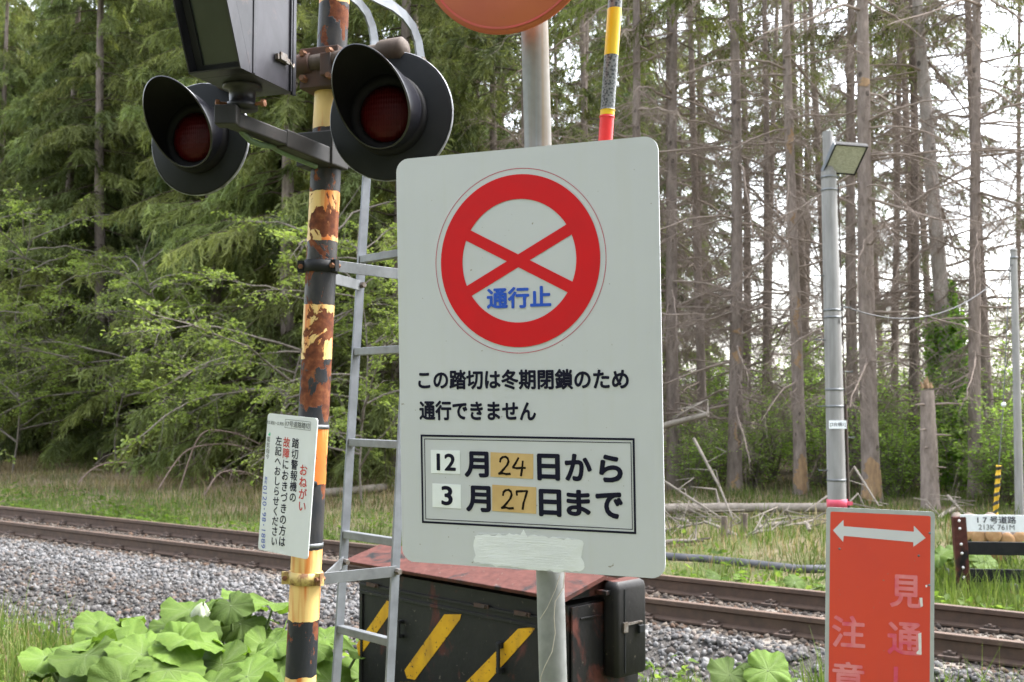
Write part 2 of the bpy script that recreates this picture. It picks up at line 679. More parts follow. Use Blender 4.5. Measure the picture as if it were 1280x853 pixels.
def _redboard():
    t = NT('red_board')
    co = t.coord('Object')
    c = t.ramp(t.noise(co, 2.6, 4), [(.3, (.62, .060, .028)), (.7, (.55, .050, .032))])
    st = t.ramp(t.noise(t.coord('Object', (50, 50, .7)), 1.0, 3), [(.5, 0.0), (.75, .25)])
    c = t.mix(st, c, (.50, .07, .05))
    c = t.mix(t.ramp(t.noise(co, 85, 2), [(.72, 0.0), (.75, .7)]), c, (.25, .15, .12))
    return t.fin(c, .45)
M['red_board'] = _redboard()
M['board_grey'] = paint('board_grey', (.40, .42, .42), (.32, .34, .34), 12, .5)
def _faded():
    t = NT('faded_lettering')
    n = t.noise(t.coord('Object'), 9, 3)
    return t.fin(t.ramp(n, [(.38, (.66, .22, .235)), (.50, (.64, .15, .175)), (.60, (.60, .06, .13))]), .5)
M['faded'] = _faded()
M['chip_white'] = paint('chip_white', (.75, .72, .72), (.65, .6, .6), 30, .5)
M['pink'] = paint('pink_tape', (.75, .10, .17), None, 20, .5)
M['plate'] = paint('notice_white', (.63, .655, .66), (.58, .60, .605), 6, .45)
M['txt_red'] = paint('text_red', (.55, .03, .02), None, 20, .5)
M['txt_grey'] = paint('text_grey', (.07, .08, .08), None, 20, .5)
M['txt_blue'] = paint('text_blue', (.05, .10, .45), None, 20, .5)
M['txt_green'] = paint('logo_green', (.08, .50, .25), None, 20, .5)
M['wire'] = paint('thin_wire', (.42, .38, .32), None, 30, .6)
M['wire_dark'] = paint('dark_wire', (.03, .03, .03), None, 30, .6)

# ================================================================== foreground things
# ---------------------------------------------------------------- big road closure sign on its post
PY = 2.462
post_top, post_low = at(668.5, 40, PY + .0), at(691.5, 853, PY)
pd = (post_top - post_low) / (post_top[2] - post_low[2])
p_base = post_low + pd * (ground(post_low[0], post_low[1]) - .0 - post_low[2])
post_hi = post_low + pd * (2.86 - post_low[2])
SO = V(-0.24835527, 2.56060222, EYE - 0.36514136)
S = Panel(SO, (0.56295614, -0.24301131, -0.00190664), (-0.02404338, -0.03819312, 0.90955284))
SW, SH = .6132, .9107
sign = thing('road_closure_sign', 'large pale grey closure notice with red crossed circle and winter dates on a steel post', 'sign', p_base)
mb = MB()
mb.tube([p_base - pd * .3, post_hi], .0304, 28)
mb.lathe([(.0309, 0), (.032, .004), (.030, .014), (.0, .02)], post_hi, pd, 28)
build('post', mb, M['post'], sign)
mb = MB()
mb.prism(round_rect(0, 0, SW, SH, .030), *S.fr()[:3], -S.ez, .0035)
panel = build('sign_panel', mb, M['sign'], sign, .0008)
mb = MB()
for v in (.17, .74):                                     # stiffening channels and clamps behind the panel
    c = S.O + S.ex * SW / 2 + S.ey * v - S.ez * .0125
    mb.box(c, S.ex * .27, S.ey * .018, S.ez * .009)
build('stiffener', mb, M['galv'], panel)
for v in (.17, .74):
    h = S.O[2] + v
    pc = post_low + pd * (h - post_low[2])
    mb = MB()
    mb.lathe([(.0305, -.015), (.0335, -.015), (.0335, .015), (.0305, .015)], pc, pd, 24)
    mb.box(pc - S.ex * .0 + S.ez * .036, S.ex * .05, S.ey * .015, S.ez * .003)
    build('clamp', mb, M['galv'], sign)

# red ring with its two crossing bars
uL, uR, uT, uB = S.uv(551.2, 327), S.uv(750.7, 323), S.uv(651, 218), S.uv(653, 434)
rc = V((uL[0] + uR[0]) / 2, (uT[1] + uB[1]) / 2)
r_out = ((uR[0] - uL[0]) + (uT[1] - uB[1])) / 4
r_in = (S.uv(720, 324)[0] - S.uv(577.8, 327)[0]) / 2
r_thin = (S.uv(758, 323)[0] - S.uv(544.6, 327)[0]) / 2
mb = MB()
mb.ring(rc, r_in, r_out, *S.fr(), .0010)
bar_h = .0125
for sg in (1, -1):
    a = math.radians(27.3) * sg
    dx, dy = math.cos(a), math.sin(a)
    L = r_in + .004
    poly = [(rc[0] + dx * x - dy * y, rc[1] + dy * x + dx * y) for x, y in ((-L, -bar_h), (L, -bar_h), (L, bar_h), (-L, bar_h))]
    mb.flat(poly, *S.fr(), .0008 if sg > 0 else .0009)
build('prohibition_symbol', mb, M['sign_red'], panel)
mb = MB()
mb.ring(rc, r_thin - .0013, r_thin, *S.fr(), .0007)
build('outline_ring', mb, M['thin_red'], panel)
mb = MB()
S.text_px(mb, '通行止', 608.6, 689.3, 358.6, 385.6, .0013, .032)
build('lettering', mb, M['sign_blue'], panel)
mb = MB()
S.text_px(mb, 'この踏切は冬期閉鎖のため', 522.9, 786.2, 461.6, 487.3, .0007, .034)
build('lettering', mb, M['ink'], panel)
mb = MB()
S.text_px(mb, '通行できません', 524.3, 670.2, 501.0, 526.2, .0007, .034)
build('lettering', mb, M['ink'], panel)

def z3(x, y):            # from the enlarged view used for measuring
    return 480 + x / 2.753, 430 + y / 2.753
mb = MB()
for (a, b, w) in (((129, 312, 869, 655), .0, .0046), ((141.5, 326, 857, 640), .0, .0016)):
    (x0, y0), (x1, y1) = z3(a[0], a[1]), z3(a[2], a[3])
    p, q = S.uv(x0 - 1.0, y0), S.uv(x1 - .2, y1)
    for r in ((p[0], p[1] - w, q[0], p[1]), (p[0], q[1], q[0], q[1] + w), (p[0], q[1] + w, p[0] + w, p[1] - w), (q[0] - w, q[1] + w, q[0], p[1] - w)):
        mb.flat([(r[0], r[1]), (r[2], r[1]), (r[2], r[3]), (r[0], r[3])], *S.fr(), .0007)
build('border', mb, M['ink'], panel)
mb = MB()
for s, x0, y0, x1, y1 in (('月', 277, 370, 361, 460), ('日', 527, 378, 606, 471), ('か', 622, 378, 716, 473), ('ら', 740, 381, 822, 477),
                          ('月', 282, 488, 368, 579), ('日', 533, 500, 611, 595), ('ま', 628, 502, 712, 593), ('で', 728, 510, 823, 602)):
    (a, b), (c, d) = z3(x0, y0), z3(x1, y1)
    if s in '月日' and mb.v:
        build('lettering', mb, M['ink'], panel)
        mb = MB()
    S.text_px(mb, s, a, c, b, d, .0007, .038)
build('lettering', mb, M['ink'], panel)

def paper(x0, y0, x1, y1, mats, tilt, marks):
    """a sheet glued to the panel with its own writing"""
    mb = MB()
    (a, b), (c, d) = z3(x0, y0), z3(x1, y1)
    xm, ym = (a + c) / 2, (b + d) / 2
    u0, u1, v1, v0 = S.uv(a, ym)[0], S.uv(c, ym)[0], S.uv(xm, b)[1], S.uv(xm, d)[1]
    cc, ct, st = V((u0 + u1) / 2, (v0 + v1) / 2), math.cos(tilt), math.sin(tilt)
    def tr(u, v):
        x, y = u - cc[0], v - cc[1]
        return (cc[0] + ct * x - st * y, cc[1] + st * x + ct * y)
    q = [tr(u0, v0), tr(u1, v0), tr(u1, v1), tr(u0, v1)]
    mb.prism(q, S.O + S.ez * .0004, S.ex, S.ey, S.ez, .0006, 0)
    W, H = u1 - u0, v1 - v0
    for m in marks:
        if isinstance(m, tuple):                       # printed number
            S.text_box(mb, m[0], u0 + W * m[1], v0 + H * m[2], u0 + W * m[3], v0 + H * m[4], .0014, .026, 1)
        else:                                          # handwritten stroke, thickness varies along it
            P = [V(tr(u0 + W * x, v0 + H * y)) for x, y in m]
            n = len(P)
            for i in range(n - 1):
                t = unit(P[i + 1] - P[i])
                nn = V(-t[1], t[0]) * (.0026 if i % 2 else .0022)
                e = t * .0011
                mb.flat([P[i] - nn - e, P[i + 1] - nn + e, P[i + 1] + nn + e, P[i] + nn - e], *S.fr(), .0014 + .00004 * i, 1)
    build('date_paper', mb, mats, panel)
WP, TP = [M['paper_white'], M['ink']], [M['paper_tan'], M['marker']]
paper(162, 366, 262, 446, WP, .0, [('12', .20, .12, .86, .86)])
paper(167, 482, 265, 564, WP, -.01, [('3', .32, .10, .72, .92)])
two = lambda x: [(x, .62), (x + .01, .74), (x + .06, .82), (x + .13, .84), (x + .18, .78), (x + .20, .66), (x + .17, .52), (x + .10, .36), (x + .03, .22), (x - .03, .14), (x + .06, .17), (x + .14, .14), (x + .24, .16)]
paper(367, 376, 514, 461, TP, -.02, [two(.23), [(.66, .82), (.60, .62), (.53, .42), (.62, .40), (.72, .42), (.82, .43)], [(.76, .70), (.75, .45), (.72, .10)]])
paper(373, 489, 524, 580, TP, -.02, [two(.25), [(.57, .66), (.56, .80), (.68, .82), (.80, .84), (.76, .60), (.72, .38), (.70, .14)]])

mb = MB()
rr = random.Random(3)
(x0, y0), (x1, y1) = z3(312, 655), z3(684, 776)
p, q = S.uv(x0, (y0 + y1) / 2), S.uv(x1, (y0 + y1) / 2)
vt, vb = S.uv(652, y0 + 1)[1], S.uv(652, y1 - 2)[1]
top = [(p[0] + (q[0] - p[0]) * i / 30, vt + rr.uniform(-.004, .003) - .006 * (abs(i - 15) / 15) ** 3 + (.012 if i == 14 else 0)) for i in range(31)]
bot = [(p[0] + (q[0] - p[0]) * i / 30, vb + rr.uniform(-.003, .003) - .004 * i / 30 + .006 * (abs(i - 15) / 15) ** 4) for i in range(30, -1, -1)]
rgt = [(q[0] + rr.uniform(-.004, .004), vt + (vb - vt) * i / 7) for i in range(1, 7)]
lft = [(p[0] + rr.uniform(-.004, .004), vb + (vt - vb) * i / 7) for i in range(1, 7)]
mb.flat(top + rgt + bot + lft, *S.fr(), .0006)
for k in range(26):                                   # brush strokes standing in the paint
    v = vb + (vt - vb) * (k + .5) / 26 + rr.uniform(-.001, .001)
    u = p[0] + rr.uniform(.004, .03)
    e = q[0] - rr.uniform(.004, .05)
    pts = [S.O + S.ex * (u + (e - u) * j / 6) + S.ey * (v + rr.uniform(-.0012, .0012)) + S.ez * .0006 for j in range(7)]
    mb.tube(pts, [.0002 + .0003 * rr.random() for _ in range(7)], 5)
build('paint_smear', mb, M['smear'], panel)

# loose wire on the post
pc = lambda y, off: at(690, y, PY - .033) + V(off, 0, 0)
wr = MB()
wr.tube([at(706, 716, 2.43), at(704, 735, 2.425), at(694, 752, 2.42), at(692.5, 772, 2.418), at(694, 792, 2.418), at(690, 815, 2.42), at(681, 833, 2.42), at(676, 846, 2.425), at(674, 870, 2.43)], .0011, 6)
wr.tube([at(700, 719, 2.426), at(694, 738, 2.42), at(684, 760, 2.42), at(675, 774, 2.425)], .0009, 6)
tag(build('loose_wire', wr, M['wire'], None, loc=at(700, 719, 2.43)), 'thin pale loose wire dangling in front of the galvanised post below the closure notice', 'wire')

# ---------------------------------------------------------------- faded round sign above
dc = at(634, -80, 2.395)
D = Panel(dc, S.ex, S.ey)
D.O = dc
mb = MB()
mb.lathe([(0, .010), (.12, .0085), (.196, .004), (.203, .0015), (.2135, .0015), (.2135, -.0065), (.205, -.0065), (.203, -.0015), (.0, -.0015)], dc, D.ez, 72)
disc = build('round_sign', mb, M['disc'], None, loc=dc)
tag(disc, 'round faded orange red sign above the closure notice, cut off by the picture top', 'sign')
mb = MB()
mb.ring((0, 0), .1985, .2035, dc, D.ex, D.ey, D.ez, .0042, 0, 72)
build('rim_line', mb, M['disc_rim'], disc)
mb = MB()
mb.box(dc - D.ez * .012, D.ex * .1, D.ey * .015, D.ez * .006)
build('bracket', mb, M['galv'], disc)

# ---------------------------------------------------------------- snow pole, striped
q0, q1 = at(769, 0, 2.50), at(756.8, 175, 2.50)
qd = (q0 - q1) / (q0[2] - q1[2])
q_low = q1 + qd * (at(725, 640, 2.5)[2] - q1[2])
q_hi = q1 + qd * (q0[2] + .55 - q1[2])
zq = lambda y: at(763, y, 2.5)[2] - q_low[2]
cB, cYl, cR, cW = (.03, .033, .036), (.70, .46, .01), (.62, .02, .02), (.6, .6, .58)
t = NT('snow_pole_bands')
z = t.sep(t.coord('Object'))[2]
bands = [(0, cR), (zq(147.5), cW), (zq(146), cYl), (zq(139), cB), (zq(73), cYl), (zq(13), cB), (zq(-60), cYl), (zq(-130), cB)]
zN = zq(-200)
c = t.ramp(t.math('DIVIDE', z, zN), [(b[0] / zN, b[1]) for b in bands], 'CONSTANT')
vor = t.node('ShaderNodeTexVoronoi')
vor.inputs['Scale'].default_value = 190
t.l.new(t.coord('Object'), vor.inputs['Vector'])
isb = t.ramp(t.math('DIVIDE', z, zN), [(b[0] / zN, 1.0 if b[1] == cB else 0.0) for b in bands], 'CONSTANT')
c = t.mix(t.math('MULTIPLY', isb, t.ramp(vor.outputs['Distance'], [(.35, 0.0), (.6, .55)])), c, (.25, .26, .26))
snowm = t.fin(c, .35)
mb = MB()
mb.tube([q_low, q1, q_hi], .0162, 20)
for y in (138, 146.8):
    o = at(763, y, 2.5)
    b = q1 + qd * (o[2] - q1[2])
    mb.lathe([(.0163, -.002), (.0178, -.001), (.0178, .001), (.0163, .002)], b, qd, 20)
snow = build('snow_pole', mb, snowm, None, loc=q_low)
tag(snow, 'slim yellow, black and red banded snow pole behind the closure notice', 'pole')
for h in (.10, .36):
    a = q_low + qd * h
    b = post_low + pd * (a[2] - post_low[2])
    mb = MB()
    mb.bar(a + V(-.01, .016, 0), b + V(.0, .022, 0), .004, .03)
    mb.lathe([(.0163, -.014), (.0185, -.014), (.0185, .014), (.0163, .014)], a, qd, 20)
    build('mounting_clip', mb, M['galv'], snow)

# ---------------------------------------------------------------- crossing signal: pole, lamps, indicator, ladder
PT, PB = at(418, 0, 3.40), at(375.5, 853, 3.40)
ld = (PT - PB) / (PT[2] - PB[2])
def ax(y):                                   # point of the pole's axis at a height of the photograph
    x = 418 + (375.5 - 418) * y / 853
    return PB + ld * (at(x, y, 3.40)[2] - PB[2])
s_base = PB + ld * (ground(PB[0], PB[1]) - PB[2])
sig = thing('crossing_signal', 'rusty yellow and black banded crossing signal with two hooded red lamps and a ladder', 'signal', s_base)
YE, BK = (.70, .49, .19), (.020, .022, .027)
zb = lambda y: ax(y)[2] - s_base[2]
bands = [(0, YE), (zb(1000), BK), (zb(925), YE), (zb(846), BK), (zb(775), YE), (zb(690), BK), (zb(611), YE), (zb(540), BK), (zb(452), YE), (zb(388), BK), (zb(305), YE), (zb(245), BK), (zb(165), YE), (zb(118), BK), (zb(10), YE), (zb(-60), BK), (zb(-150), YE)]
M['pole_bands'] = rusty_bands('signal_pole_bands', bands, 0, .542)
mb = MB()
mb.tube([s_base - ld * .4, PB, PT, PT + ld * 1.2], .0462, 40)
pole = build('pole', mb, M['pole_bands'], sig)
mb = MB()
b0 = ax(604)
fr_dir = unit(V(.42, -.9, 0))
mb.lathe([(0, .0), (.009, .0), (.009, .0035), (0, .0035)], b0 + fr_dir * .0445, fr_dir, 16)
build('cable_hole', mb, M['black'], pole)

def clampring(y, mat, h, bolts, name='clamp'):
    c = ax(y)
    mb = MB()
    mb.lathe([(.0463, -h), (.0515, -h), (.0515, h), (.0463, h)], c, ld, 40)
    for dr in bolts:
        dr = unit(dr)
        mb.box(c + dr * .0585, dr * .012, V(0, 0, h), np.cross(dr, V(0, 0, 1)) * .008)
    o = build(name, mb, mat, sig)
    for dr in bolts:
        dr = unit(dr)
        sd_ = np.cross(dr, V(0, 0, 1))
        bm = MB()
        for sgn in (-1, 1):
            bm.lathe([(0, .017), (.0075, .017), (.0085, .010), (.0085, .0082)], c + dr * .061, sd_ * sgn, 6, 0, False)
        build('bolt', bm, M['bolt_rust'], o)
    return c

# ladder of two rails; its frame stands behind the post to the right
LA, LB = at(420, 853, 3.75), at(458, 225, 3.75)
lad_d = (LB - LA) / (LB[2] - LA[2])
RA, RB = at(487, 853, 3.54), at(504.5, 500, 3.54)
rad_d = (RB - RA) / (RB[2] - RA[2])
pl = lambda z: LA + lad_d * (z - LA[2])
pr = lambda z: RA + rad_d * (z - RA[2])
rung_dir = unit(pr(1.5) - pl(1.5))
out_dir = unit(np.cross(rung_dir, V(0, 0, 1)))          # towards the viewer
if out_dir[1] > 0:
    out_dir = -out_dir
zt = at(472, 62, 3.75)[2]
mbs = MB()
arc = [(0, 0), (.0, .03), (-.012, .075), (-.04, .115), (-.085, .14), (-.14, .152), (-.28, .156)]
top_dir = unit(V(-.55, -.83, 0))
lrail = [pl(-.32), pl(.8), pl(zt)] + [pl(zt) + V(0, 0, b) - top_dir * a for a, b in arc[1:]]
zt2 = at(530, 82, 3.54)[2]
rrail = [pr(-.32), pr(.8), pr(zt2)] + [pr(zt2) + V(0, 0, b) - top_dir * a for a, b in arc[1:]]
mbs.ribbon(lrail, .009, .030, rung_dir)
ladder = build('ladder', mbs, M['galv_light'], sig)
ladder.name = 'ladder'
mbs2 = MB()
mbs2.ribbon(rrail, .009, .030, rung_dir)
build('rail', mbs2, M['galv_light'], ladder)
for y in (786, 668, 553, 440, 325, 210, 95, -20):
    z = at(440, y, 3.75)[2]
    mb = MB()
    a, b = pl(z), pr(z)
    mb.box((a + b) / 2, (b - a) / 2 - rung_dir * .0055, V(0, 0, .0125), out_dir * .0125)
    build('rung', mb, M['galv'], ladder, .002)
rd = np.cross(ld, V(0, 1, 0))
def ladder_clamp(y, mat, yl, yr):
    c = clampring(y, mat, .018, [V(.80, -.60, 0), V(-.92, -.1, 0)])
    zl, zr = at(440, yl, 3.75)[2], at(490, yr, 3.54)[2]
    mb = MB()
    mb.bar(c + V(.046, -.030, 0), pr(zr) + rung_dir * .006 + out_dir * .0, .005, .034)
    arm1 = build('clamp_arm', mb, M['galv'], sig, .001)
    mb = MB()
    mb.bar(c + V(.030, .040, -.03), pl(zl) + V(0, 0, 0) + rung_dir * .0, .005, .034)
    arm2 = build('clamp_arm', mb, M['galv'], sig, .001)
    for arm, P in ((arm1, pr(zr)), (arm2, pl(zl))):
        mb = MB()
        mb.lathe([(0, .022), (.009, .022), (.0105, .015), (.0105, .0)], P + rung_dir * .005, rung_dir, 6, 0, False)
        build('bolt', mb, M['bolt'], arm)
ladder_clamp(334, M['black_dull'], 357, 345)
ladder_clamp(722, M['yellow'], 702, 714)
mb = MB()
mb.lathe([(0, .016), (.009, .016), (.0105, .010), (.0105, .0)], pr(zt2) + V(0, 0, .015) + rung_dir * .005, rung_dir, 6, 0, False)
build('bolt', mb, M['bolt'], ladder)

# lamps
def lamp(px, py, Y, R, face_az, hood_az, hood_up, r_h, hl, label):
    c = at(px, py, Y)
    n = V(-math.sin(face_az), -math.cos(face_az), 0)
    mb = MB()
    mb.lathe([(0, .0), (R - .006, .0), (R, -.004), (R, -.012), (R - .006, -.014), (0, -.014)], c, n, 72)
    plate = build('lamp_backplate', mb, M['black'], sig)
    tag(plate, label)
    mb = MB()
    mb.lathe([(R + .0002, -.002), (R + .0022, -.003), (R + .0022, -.012), (R + .0002, -.012)], c, n, 72)
    build('plate_rim', mb, M['rim'], plate)
    mb = MB()                                            # holder ring round the lens
    mb.lathe([(r_h + .012, .0005), (r_h + .012, .028), (r_h + .004, .034), (r_h - .014, .034), (r_h - .024, .022), (r_h - .024, .0005)], c, n, 56)
    build('lamp_ring', mb, M['ring_dark'], plate)
    mb = MB()
    mb.lathe([(0, .046), (.03, .044), (.06, .038), (r_h - .0245, .026), (r_h - .0245, .0007)], c, n, 48)
    build('lens', mb, M['lens'], plate)
    h = unit(V(-math.sin(hood_az) * math.cos(hood_up), -math.cos(hood_az) * math.cos(hood_up), math.sin(hood_up)))
    sx = unit(np.cross(h, V(0, 0, 1)))
    if sx[0] < 0:
        sx = -sx
    up = np.cross(sx, h)
    if up[2] < 0:
        up = -up
    mb = MB()
    P, Fc, Fi = [], [], []
    N, K = 72, 9
    for shell in (0, .004):
        for k in range(K + 1):
            for i in range(N):
                a = 2 * math.pi * i / N
                Lg = .030 + hl * ((1 + math.sin(a)) / 2) ** 1.25
                f = k / K
                r = (r_h + .006 - shell) * (1 + .03 * f * Lg / hl)
                P.append(c + n * .004 + (math.cos(a) * sx + math.sin(a) * up) * r + h * Lg * f)
    b = (K + 1) * N
    for k in range(K):
        for i in range(N):
            j = (i + 1) % N
            Fc.append((k * N + i, k * N + j, (k + 1) * N + j, (k + 1) * N + i))
            Fi.append((b + k * N + i, b + (k + 1) * N + i, b + (k + 1) * N + j, b + k * N + j))
    for i in range(N):
        j = (i + 1) % N
        Fc.append((K * N + i, K * N + j, b + K * N + j, b + K * N + i))
    mb.add(P, Fc, 0, True)
    mb.add(P, Fi, 1, True)
    build('hood', mb, [M['black_hood'], M['ring_dark']], plate)
    mb = MB()                                            # lamp housing behind the plate and its neck up to the pipe
    mb.lathe([(.10, -.0145), (.098, -.05), (.08, -.10), (.0, -.115)], c, n, 32)
    mb.tube([c - n * .07 + V(0, 0, .08), c - n * .07 + V(0, 0, .17)], .026, 16)
    build('lamp_housing', mb, M['black_dull'], plate)
    return c, n
M['black_hood'] = paint('black_hood', (.007, .007, .010), (.012, .012, .017), 7, .24, 0, .06, spec=.55)
D2R = math.radians
c1, n1 = lamp(487.5, 145, 3.22, .1885, D2R(15), D2R(21), D2R(8), .106, .205, 'hooded red lamp on the right of the post')
c2, n2 = lamp(248.5, 174, 3.72, .1885, D2R(19), D2R(17), D2R(9), .106, .215, 'hooded red lamp on the far left')
mb = MB()
pa, pb = at(372, 83, 3.37), at(498, 63, 3.235)
dirp = unit(pb - pa)
pa2 = c2 - n2 * .075 + V(0, 0, .19)
mb.tube([pa - dirp * .10, pa, pb, pb + dirp * .02], .027, 24)
mb.tube([pa - dirp * .10, (pa - dirp * .1 + pa2) / 2 + V(0, .0, .01), pa2], .027, 20)
mb.lathe([(.033, -.04), (.037, -.03), (.037, .035), (.026, .046), (0, .05)], pb - dirp * .02, dirp, 24)
mb.tube([pb, pb + V(0, .02, -.05)], .027, 16)
build('cross_pipe', mb, M['pipe_rust'], sig)
mb = MB()
c = ax(92)
dn = unit(V(-.35, -.94, 0))
sx = unit(np.cross(dn, V(0, 0, 1)))
mb.box(c + dn * .03 - sx * .0, sx * .066, dn * .045, V(0, 0, .062))
mb.box(c - dn * .045, sx * .06, dn * .012, V(0, 0, .05))
mb.box(c + dn * .086 - sx * .035, sx * .018, dn * .012, V(0, 0, .035))
mb.lathe([(.029, -.035), (.034, -.035), (.034, .035), (.029, .035)], pa + dirp * .02, dirp, 20)
pcl = build('pipe_clamp', mb, M['clamp_rust'], sig, .004)
mb = MB()
for a, b in ((-.045, .04), (.045, .04), (-.045, -.035), (.045, -.035)):
    mb = MB()
    mb.lathe([(0, .024), (.009, .024), (.011, .014), (.011, 0)], c + dn * .075 + sx * a + V(0, 0, b), dn, 6, 0, False)
    build('bolt', mb, M['bolt_rust'], pcl)

# arm to the indicator
a_end, a_mid, a_pole = at(287, 149, 2.93), at(352, 174, 3.13), at(409, 197, 3.335)
mb = MB()
mb.bar(a_end - unit(a_mid - a_end) * .01, a_mid, .042, .040)
mb.bar(a_mid - unit(a_pole - a_mid) * .004, a_pole, .046, .052)
mb.box(a_end + V(-.004, -.004, .006), V(.030, 0, 0), V(0, .026, 0), V(0, 0, .026))
arm = build('indicator_arm', mb, M['grey_arm'], sig, .004)
mb = MB()
c = ax(192)
mb.box(c + dn * .025, sx * .062, dn * .05, V(0, 0, .052))
mb.box(c - dn * .04, sx * .055, dn * .014, V(0, 0, .042))
build('arm_clamp', mb, M['grey_arm'], sig, .004)
mb = MB()
mb.tube([at(297, 152, 2.97), at(303, 166, 2.99), at(313, 176, 3.02), at(326, 181, 3.07), at(340, 183, 3.12), at(352, 190, 3.17), at(375, 200, 3.26), at(395, 208, 3.32)], .0085, 12)
build('cable', mb, M['cable_green'], arm)

# direction indicator box
uf = unit(V(-.35, -.94, 0))
wl_ = unit(V(-.94, .35, 0))
FR = at(301, 85, 2.80)
W_ = .158
prof = [(-.022, 0), (-.022 + .0, .0), (.168, .46), (-.25, .46), (-.25, -.004)]
lean = .19 / .46
mb = MB()
rear = -.252
d_in = .045                                     # how deep the glass sits behind the hood's edge
body = [(-d_in, .0), (-d_in + lean * .46, .46), (rear, .46), (rear, .0)]
mb.prism(body, FR, uf, V(0, 0, 1), wl_, W_)
ind = build('indicator_box', mb, M['black_worn'], sig, .002)
mb = MB()                                       # hood edge round the slanting front
th = .004
for o in (0, W_ - th):
    mb.prism([(-d_in + .0005, .0), (-d_in + lean * .46 + .0005, .46), (lean * .46, .46), (0, .0)], FR + wl_ * o, uf, V(0, 0, 1), wl_, th)
mb.prism([(-d_in + .0005, 0), (0, 0), (.0017, .004), (-d_in + .0022, .004)], FR + wl_ * th, uf, V(0, 0, 1), wl_, W_ - 2 * th)
build('indicator_hood', mb, M['black_worn'], ind)
sl = unit(uf * lean + V(0, 0, 1))
G = Panel(FR + uf * (-d_in + .001), -wl_, sl)
mb = MB()
mb.prism([(-.02, .032), (-.130, .032), (-.130, .48), (-.02, .48)], G.O, G.ex, G.ey, G.ez, .006)
build('indicator_glass', mb, M['glass_dark'], ind)
mb = MB()
for (x0, x1, y0, y1) in ((-.151, -.130, .008, .48), (-.02, -.006, .008, .48), (-.130, -.02, .008, .032)):
    mb.prism([(x0, y0), (x1, y0), (x1, y1), (x0, y1)], G.O, G.ex, G.ey, G.ez, .012)
build('indicator_frame', mb, M['black_dull'], ind)
mb = MB()
side = -wl_
for u in (-.058,):
    mb.box(FR + uf * u + side * .0012 + V(0, 0, .23), uf * .006, V(0, 0, .229), side * .0015)
mb.box(FR + uf * (-.232) + side * .0025 + V(0, 0, .23), uf * .003, V(0, 0, .231), side * .003)
mb.box(FR + uf * (-.245) + side * .003 + V(0, 0, .228), uf * .0075, V(0, 0, .236), side * .004)
build('rear_door', mb, M['black_worn'], ind, .001)
mb = MB()
lc = FR + uf * (-.185) + side * .006 + V(0, 0, .075)
mb.box(lc, uf * .030, V(0, 0, .007), side * .005)
mb.box(lc + uf * .005 + side * .006 + V(0, 0, .004), uf * .016, V(0, 0, .010), side * .003)
mb.tube([lc - uf * .03 + side * .004, lc - uf * .04 + side * .009 + V(0, 0, -.014), lc - uf * .05 + side * .004], .0025, 8)
build('latch', mb, M['bolt'], ind)
mb = MB()
nb = at(303, 128, 2.965)
nb[2] = FR[2]
mb.lathe([(.052, -.0005), (.052, -.010), (.036, -.014), (.034, -.045), (.041, -.048), (.041, -.064), (.0, -.064)], nb, (0, 0, 1), 28)
neck = build('indicator_neck', mb, M['black_worn'], ind)
for sg in (-1, 1):
    mb = MB()
    mb.tube([nb + V(sg * .036, -.012, -.052), nb + V(sg * .058, -.02, -.052)], .005, 8)
    mb.lathe([(0, .008), (.010, .006), (.010, -.004), (0, -.006)], nb + V(sg * .060, -.0205, -.052), V(sg, -.3, 0), 6, 0, False)
    build('bolt', mb, M['bolt_rust'], neck)

# ---------------------------------------------------------------- notice plate on the signal post
n_tl, n_tr, n_br, n_bl = at(331.5, 516.5, 3.415), at(391.5, 522.5, 3.295), at(385.5, 700, 3.295), at(321.5, 686.5, 3.415)
ex_ = ((n_tr - n_tl) + (n_br - n_bl)) / 2
ey_ = ((n_tl - n_bl) + (n_tr - n_br)) / 2
N_ = Panel((n_tl + n_tr + n_br + n_bl) / 4 - ex_ / 2 - ey_ / 2, ex_, ey_)
NW, NH = np.linalg.norm(ex_), np.linalg.norm(ey_)
mb = MB()
mb.prism(round_rect(0, 0, NW, NH, .010, 4), *N_.fr()[:3], -N_.ez, .003)
npl = build('notice_plate', mb, M['plate'], None, .0006, loc=N_.O)
tag(npl, 'small white notice plate with vertical black, red and blue writing on the rusty post', 'sign')
zn = lambda x, y: N_.uv(310 + x / 4.266, 510 + y / 4.266)
mb = MB()
def col(s, xt, yt, xb, yb, w, off=.0006, weight=.014, mis=None, rot=0):
    a, b = zn(xt, yt), zn(xb, yb)
    mb = MB()
    N_.column(mb, s, a, b, w, off, weight, mis, rot)
    build('lettering', mb, NMAT, npl)
NMAT = [M['ink'], M['txt_red'], M['txt_grey'], M['txt_blue'], M['txt_green']]
K_, R_, G_, B_, GR_ = 0, 1, 2, 3, 4
cw = NW * .135
col('おねがい', 297, 300, 288, 556, cw * 1.20, mis=[R_] * 4)
col('踏切警報機の', 255, 160, 238, 505, cw * 1.05)
col('故障におきづきの方は', 208, 155, 180, 742, cw * 1.05, mis=[R_] * 2 + [K_] * 8)
col('左記へおしらせください', 166, 150, 139, 738, cw * 1.0)
col('電気指令', 110, 152, 104, 275, cw * .55, mis=[G_] * 4, weight=.0)
col('無料', 97, 365, 95, 408, cw * .42, mis=[B_] * 2, weight=.0)
col('0120･98･1889', 92, 412, 80, 752, cw * .62, mis=[B_] * 12, rot=1, weight=.0)
a, b = zn(98, 66), zn(190, 96)
mb = MB()
N_.text_box(mb, '西女満別～女満別', a[0], b[1], b[0], a[1], .0006, .0, G_)
build('lettering', mb, NMAT, npl)
mb = MB()
a, b = zn(200, 60), zn(333, 122)
